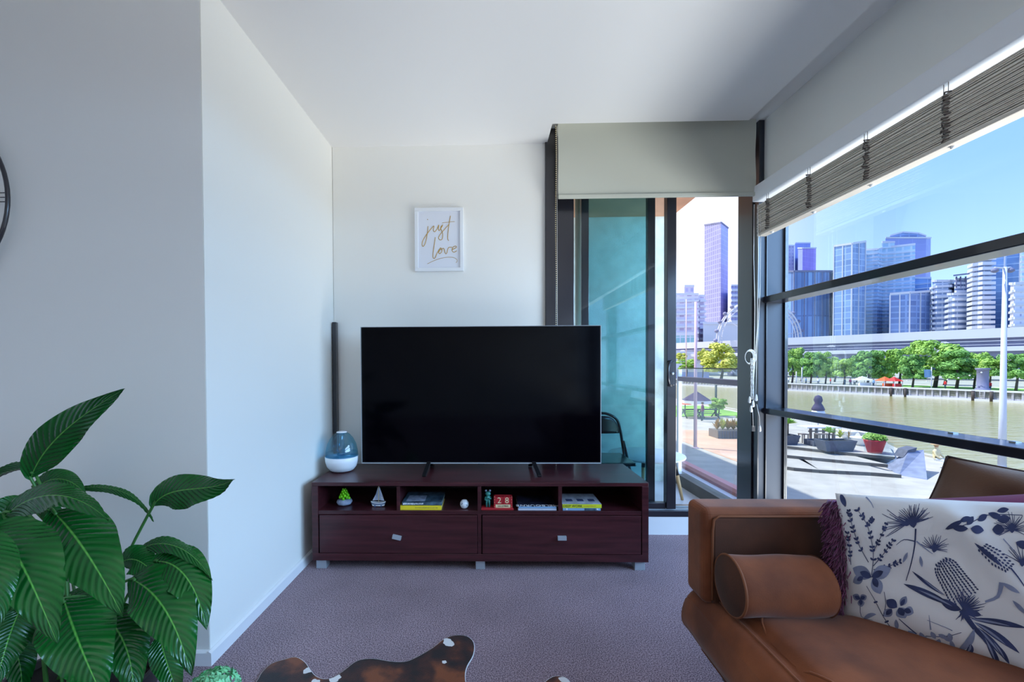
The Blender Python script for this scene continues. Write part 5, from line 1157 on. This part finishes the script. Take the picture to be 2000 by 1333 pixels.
t, c, W_, h = planter(1590, 1613, 862, 873, 'slate', 'small slate box between the two trough planters', .95)
p = atz(1722, 888, TZ); p.y += .4; W_ = 33/850*p.y/2; h = at(1722, 859, p.y).z-TZ
t = thing('planter', p, 'bright red tapered planter with a clipped green shrub', 'planter')
obj('pot', MB().lathe([(W_*.62, 0), (W_*.66, .03), (W_, h-.08), (W_*1.04, h), (W_*.9, h), (W_*.85, h-.1)], p, 28), 'redpot', t)
sb = MB(); rr = random.Random(8)
for i in range(500):
    a = rr.uniform(0, 6.283); z = rr.uniform(0, 1); q = W_*1.05*math.sqrt(1-z*z*.7)*rr.uniform(.7, 1.1); c_ = p+Vector((q*math.cos(a), q*math.sin(a), h+z*.32)); s_ = .06
    n1 = Vector((rr.uniform(-1, 1), rr.uniform(-1, 1), rr.uniform(-1, 1))).normalized(); n2 = n1.orthogonal().normalized(); sb.add([c_-n1*s_, c_-n2*s_*.6, c_+n1*s_, c_+n2*s_*.6], [(0, 1, 2, 3)])
obj('shrub', sb.ico(p+Vector((0, 0, h+.08)), W_*.85, 1, (1, 1, .45)), 'tgreen', t, kind='stuff')
# terrace table with stools
p0 = atz(1600, 868, TZ); ty = p0.y+1.2; tt = thing('terrace_table', (p0.x, ty, TZ), 'long pale outdoor table on grey wooden legs on the terrace', 'table')
za = at(1600, 833, ty).z; xa_, xb_ = at(1566, 833, ty).x, at(1632, 833, ty).x
obj('table_top', B((xa_, ty-.45, za-.06), (xb_, ty+.45, za)), 'white', tt)
for x in (1577, 1588, 1602, 1622):
    q = at(x, 850, ty).x; obj('leg', B((q-.05, ty-.3, TZ), (q+.05, ty-.2, za-.06)), 'furn', tt)
obj('stretcher', B((xa_+.2, ty-.29, TZ+.55), (xb_-.3, ty-.23, TZ+.62)), 'furn', tt)
for x, l_ in ((1569, 'left of'), (1600, 'beneath the middle of'), (1616, 'right end of')):
    q = at(x, 850, ty-.7).x; s_ = thing('bar_stool', (q, ty-.7, TZ), 'grey wooden bar stool, '+l_+' the long pale terrace table', 'stool'); zs_ = at(x, 849, ty-.7).z
    obj('seat', B((q-.19, ty-.88, zs_), (q+.19, ty-.52, zs_+.05)), 'furn', s_)
    for sx in (-1, 1):
        for sy in (-1, 1): obj('leg', B((q+sx*.16-.02, ty-.7+sy*.15-.02, TZ), (q+sx*.16+.02, ty-.7+sy*.15+.02, zs_)), 'furn', s_)
for x, y, l_ in ((1681, 862, 'lower'), (1695, 850, 'farther'), (1655, 848, 'leftmost')):
    p = atz(x, y+8, TZ); s_ = thing('lounge_chair', p, 'white round moulded outdoor chair right of the long table, %s one' % l_, 'chair')
    obj('shell', MB().lathe([(.25, .0), (.30, .1), (.42, .35), (.50, .42), (.46, .45), (.30, .32), (.02, .30)], p, 20), 'white', s_)
# folded umbrella
p = atz(1598, 865, TZ); p.y += 3.0; q = at(1598, 790, p.y); um = thing('folded_umbrella', (p.x, p.y, TZ), 'folded dark purple umbrella with white fringe rising above the lower transom', 'umbrella')
zt_, zb_ = at(1598, 772, p.y).z, at(1598, 812, p.y).z; H_ = zt_-zb_
obj('pole', MB().cyl((q.x, p.y, TZ), (q.x, p.y, zt_), .03, 8), 'lampw', um)
obj('folded_canopy', MB().lathe([(.02, H_), (.18, H_*.93), (.24, H_*.75), (.17, H_*.6), (.28, H_*.45), (.36, H_*.3), (.30, H_*.22)], (q.x, p.y, zb_), 10), 'plumc', um)
obj('fringe', MB().lathe([(.30, H_*.26), (.38, H_*.12), (.30, 0), (.2, H_*.2)], (q.x, p.y, zb_), 10), 'white', um)
# bluestone wedge
a, b_, c, ap = atz(1756, 929, G), atz(1811, 938, G), atz(1742, 915, G), at(1789, 877, atz(1780, 930, G).y+.9)
wd = thing('stone_wedge', (a.x, a.y, G), 'tall blue grey stone wedge leaning up at the end of the terrace steps', 'sculpture')
bk_ = (b_+Vector((.3, 1.6, 0))); apr = ap+Vector((.35, 0, -.05))
obj('wedge', MB().add([a, b_, bk_, Vector((c.x, c.y+.5, G)), ap-Vector((.35, 0, .12)), apr], [(0, 1, 5, 4), (1, 2, 5), (2, 3, 4, 5), (3, 0, 4), (3, 2, 1, 0)]), 'bluestone', wd)
l0 = ap-Vector((.55, .05, .05))
obj('dark_cap', MB().prism([ap+Vector((-.6, -.05, -.38)), ap+Vector((-.4, -.05, -.06)), ap+Vector((.0, -.05, .06)), ap+Vector((-.05, -.05, -.12)), ap+Vector((-.45, -.05, -.38)), ap+Vector((-.62, -.05, -.40))], (0, .5, 0)), 'slate', wd)
gpn = atz(1745, 916, G); obj('glass_balustrade', B((gpn.x-.02, gpn.y, G), (gpn.x+.01, gpn.y+1.6, G+1.2)), gw, label='thin glass balustrade panel by the stone wedge', cat='balustrade')
# kerb along the river edge
struct('river_edge_kerb', B((XE-.4, -40, G), (XE, 25.2, G+.10)).box((26.2, 38, G), (26.6, 60, G+.12)), 'pave')
mkperson(atz(1837, 915, G)+Vector((0, .2, 0)), 1.45, 'cream', 'white', 'person in a straw hat and cream top sitting at the river edge', .4, True, hat='sun_wood')

# ---- seen through the door: street
struct('terracotta_paving', MB().prism([(12.6, 21.5, G), (18.6, 32.2, G), (14.2, 33.2, G), (12.4, 29, G)], (0, 0, .02)), 'terra')
struct('lawn_strip', B((20.0, 42, G), (25.2, 52, G+.04)).box((17.2, 41.5, G), (20, 50, G+.04)), 'lawn')
struct('kerb_red', B((9.15, 2, G), (9.45, 60, G+.16)), 'roofr'); struct('kerb_pink_strip', B((9.45, 2, G), (10.0, 60, G+.05)), 'roofp'); struct('ledge_white', B((8.4, 2, G), (9.15, 60, G+.04)), 'bridgec')
p = atz(1358, 876, G); t = thing('street_pole', p, 'tall pale pink street pole standing on the paving in the open door', 'pole'); zt_ = at(1356, 590, p.y).z
obj('shaft', MB().tube([p, (p.x, p.y, zt_)], [.10, .07], 12), 'pinkp', t); obj('foot_plate', MB().lathe([(.18, 0), (.18, .04), (.12, .06)], p, 12), 'pinkp', t)
p = onquay(1340, 3); t = thing('street_pole', p, 'slim distant flagpole left of the pink street pole', 'pole'); obj('shaft', MB().cyl(p, (p.x, p.y, at(1340, 585, p.y).z), .16, 8), 'pinkp', t)
p = atz(1398, 813, G); t = thing('street_pole', p, 'short dark post at the edge of the grass beside the small tree', 'pole'); obj('shaft', MB().cyl(p, (p.x, p.y, at(1398, 752, p.y).z), .10, 8), 'dkteal', t)
p = atz(1360, 817, G); um = thing('umbrella', p, 'open dark purple umbrella with white scalloped edge on the river lawn', 'umbrella'); ze, zt_ = at(1360, 782, p.y).z, at(1360, 764, p.y).z; r_ = 26/850*p.y
obj('pole', MB().cyl(p, (p.x, p.y, zt_), .05, 8), 'dkteal', um)
vs = [Vector((p.x, p.y, zt_))]+[Vector((p.x+r_*math.cos(a), p.y+r_*math.sin(a), ze)) for a in [i*math.pi/4+.2 for i in range(8)]]
obj('canopy', MB().add(vs, [(0, 1+i, 1+(i+1) % 8) for i in range(8)]), 'plumc', um)
obj('scalloped_edge', MB().add([v-Vector((0, 0, .02)) for v in vs[1:]]+[v-Vector((0, 0, .28)) for v in vs[1:]], [(i, (i+1) % 8, 8+(i+1) % 8, 8+i) for i in range(8)]), 'white', um)
p = atz(1338, 812, G); um = thing('umbrella', p, 'small faded orange umbrella left of the purple one', 'umbrella'); ze, zt_ = at(1332, 790, p.y).z, at(1332, 780, p.y).z; r_ = 12/850*p.y
obj('pole', MB().cyl(p, (p.x, p.y, zt_), .05, 8), 'dkteal', um); vs = [Vector((p.x, p.y, zt_))]+[Vector((p.x+r_*math.cos(a), p.y+r_*math.sin(a), ze)) for a in [i*math.pi/4 for i in range(8)]]
obj('canopy', MB().add(vs, [(0, 1+i, 1+(i+1) % 8) for i in range(8)]+[tuple(range(8, 0, -1))]), 'orange', um)
for x, l_ in ((1352, 'under the purple umbrella'), (1380, 'right of the purple umbrella')):
    p = atz(x, 816, G); t = thing('picnic_table', p, 'dark metal picnic table '+l_, 'table')
    obj('table_top', B(p+Vector((-.9, -.35, .72)), p+Vector((.9, .35, .78))), 'dkteal', t)
    for s_ in (-1, 1): obj('bench', B(p+Vector((-.9, s_*.75-.13, .42)), p+Vector((.9, s_*.75+.13, .46))), 'dkteal', t)
    for s_ in (-.8, .8): obj('leg', MB().bar(p+Vector((s_, -.7, 0)), p+Vector((s_, .15, .72)), .08, .08).bar(p+Vector((s_, .7, 0)), p+Vector((s_, -.15, .72)), .08, .08), 'dkteal', t)
tree(1403, 775, 802, 34, atz(1403, 814, G), 'tgreen', 1, 'small light green tree over the grass in the open door view')
p0 = atz(1402, 858, G); pl2 = thing('planter', p0, 'large dark timber planter with bronze and green plants in the open door', 'planter')
obj('trough', B((p0.x, p0.y, G), (p0.x+2.6, p0.y+1.2, G+.55)), 'furn', pl2)
pk = MB()
for i in range(14): pk.box((p0.x+.05+i*.18, p0.y-.03, G+.02), (p0.x+.17+i*.18, p0.y, G+.53))
obj('pickets', pk, 'slate', pl2, kind='stuff')
for i in range(7): tuft(pl2, (p0.x+.2+i*.36, p0.y+.5, G+.55), .55, .9, ('bronze', 'tyel', 'bronze')[i % 3], 50, 20+i)
tuft(pl2, (p0.x+1.6, p0.y+.4, G+1.3), .4, .35, 'tgreen', 60, 40, stem_h=.8)
mkperson(atz(1372, 824, G), 1.7, 'purple', 'navy', 'person in a plum top standing on the path beside the river lawn', 1)

# ============================================================ BALCONY
BX, BYE, BFZ, BSZ = 1.74, 4.10, 0.0, 2.47
struct('balcony_floor', B((.30, 2.95, -.25), (BX+.06, BYE, BFZ)), 'tile')
struct('balcony_kerb', B((BX-.03, 2.95, BFZ), (BX+.06, BYE, BFZ+.095)), 'step')
struct('balcony_end_wall', B((-.6, BYE, -3.9), (BX-.02, BYE+.25, BSZ)), 'concrete')
struct('balcony_side_wall', B((.15, 2.97, -.2), (.30, BYE, BSZ)), 'concrete')
struct('balcony_soffit', B((-.6, 2.96, BSZ), (1.70, BYE+3.5, BSZ+.2)), 'timber')
sm = MB()
for i in range(9): sm.box((1.0+i*.08, 2.97, BSZ-.006), (1.006+i*.08, BYE+3.5, BSZ))
ba = thing('balustrade', (BX, 3.4, 0), 'balcony balustrade with glass panel and mauve handrail', 'balustrade')
obj('glass_panel', B((BX, 2.95, .095), (BX+.012, BYE-.1, 1.062)), gclear, ba)
obj('handrail', B((BX-.03, 2.95, .945), (BX+.03, BYE-.1, .985)), mat('mauve_handrail', (136, 120, 138), .5), ba, bevel=.004)
obj('glass_edge', B((BX-.002, 2.95, 1.058), (BX+.014, BYE-.1, 1.066)), 'step', ba)
obj('end_post', B((BX-.02, BYE-.10, 0), (BX+.01, BYE-.06, 1.05)), 'lampw', ba)
pq = at(1131, 500, 3.12); obj('downpipe', MB().cyl((pq.x, 3.12, 0), (pq.x, 3.12, BSZ), .028, 16), 'beige', label='cream downpipe on the balcony behind the door stile', cat='pipe')
# round table
tcx, tcy, tz_ = 1.285, 3.60, .36
bt_ = thing('round_table', (tcx, tcy, 0), 'round white balcony table with dark and beech legs', 'table')
obj('table_top', MB().lathe([(.27, 0), (.298, .004), (.30, .012), (.298, .018)], (tcx, tcy, tz_-.018), 40), 'white', bt_)
for k in range(4):
    a = math.radians(-14+k*90); d = Vector((math.cos(a), math.sin(a), 0)); c0 = Vector((tcx, tcy, 0)); tp_, md, bt2 = c0+d*.20+Vector((0, 0, tz_-.018)), c0+d*.235+Vector((0, 0, .20)), c0+d*.275
    l_ = obj('leg', MB().tube([md, bt2], [.016, .011], 10), 'sun_wood', bt_); obj('leg_sleeve', MB().tube([tp_, md], [.018, .016], 10), 'tvplastic', l_)
# folding chair
fcx0, fcx1, fcy = at(1120, 830, 3.42).x, at(1216, 830, 3.42).x, 3.42; zt_ = at(1180, 809, fcy).z
fc = thing('folding_chair', ((fcx0+fcx1)/2, fcy, 0), 'black metal folding chair seen through the tinted door glass', 'chair')
arc = [(fcx0-.02, fcy-.16, 0), (fcx0, fcy-.03, .42), (fcx0+.02, fcy, zt_-.12), (fcx0+.05, fcy, zt_-.04), (fcx0+.12, fcy, zt_), ((fcx0+fcx1)/2, fcy, zt_+.005), (fcx1-.12, fcy, zt_), (fcx1-.05, fcy, zt_-.04), (fcx1-.02, fcy, zt_-.12), (fcx1, fcy-.03, .42), (fcx1+.03, fcy-.16, 0)]
obj('back_frame', MB().tube(smooth_pts(arc, 4), .011, 8), 'black', fc)
def bp(u, v):
    x = fcx0+.03+(fcx1-fcx0-.06)*u; top = zt_-.012-.10*abs(2*u-1)**4; return Vector((x, fcy-.012-.02*(1-(2*u-1)**2), zt_-.15+(top-zt_+.15)*v))
o = obj('backrest', MB().grid(bp, 14, 5), 'black', fc); sd = o.modifiers.new('solid', 'SOLIDIFY'); sd.thickness = .006
obj('seat', B((fcx0+.03, fcy-.42, .395), (fcx1-.03, fcy-.06, .42)), 'black', fc, bevel=.01)
for s_, x in ((-1, fcx0-.012), (1, fcx1+.012)): obj('leg', MB().tube([(x, fcy-.40, 0), (x-s_*.01, fcy-.06, .45), (x-s_*.01, fcy-.02, .50)], .010, 8), 'black', fc)
obj('cross_bar', MB().cyl((fcx0, fcy-.12, .12), (fcx1, fcy-.12, .12), .008, 8), 'black', fc)

# the building's own mass above and around the flat (casts the shade on the street)
bmx = MB().box((-14, -14, 2.76), (1.86, 2.94, 16)).box((-14, 2.94, 2.70), (1.70, 60, 16)).box((-14, 4.3, -3.9), (1.60, 60, 2.70)).box((-14, -14, -3.9), (1.86, 2.95, -.26))
struct('building_mass', bmx, 'concrete')
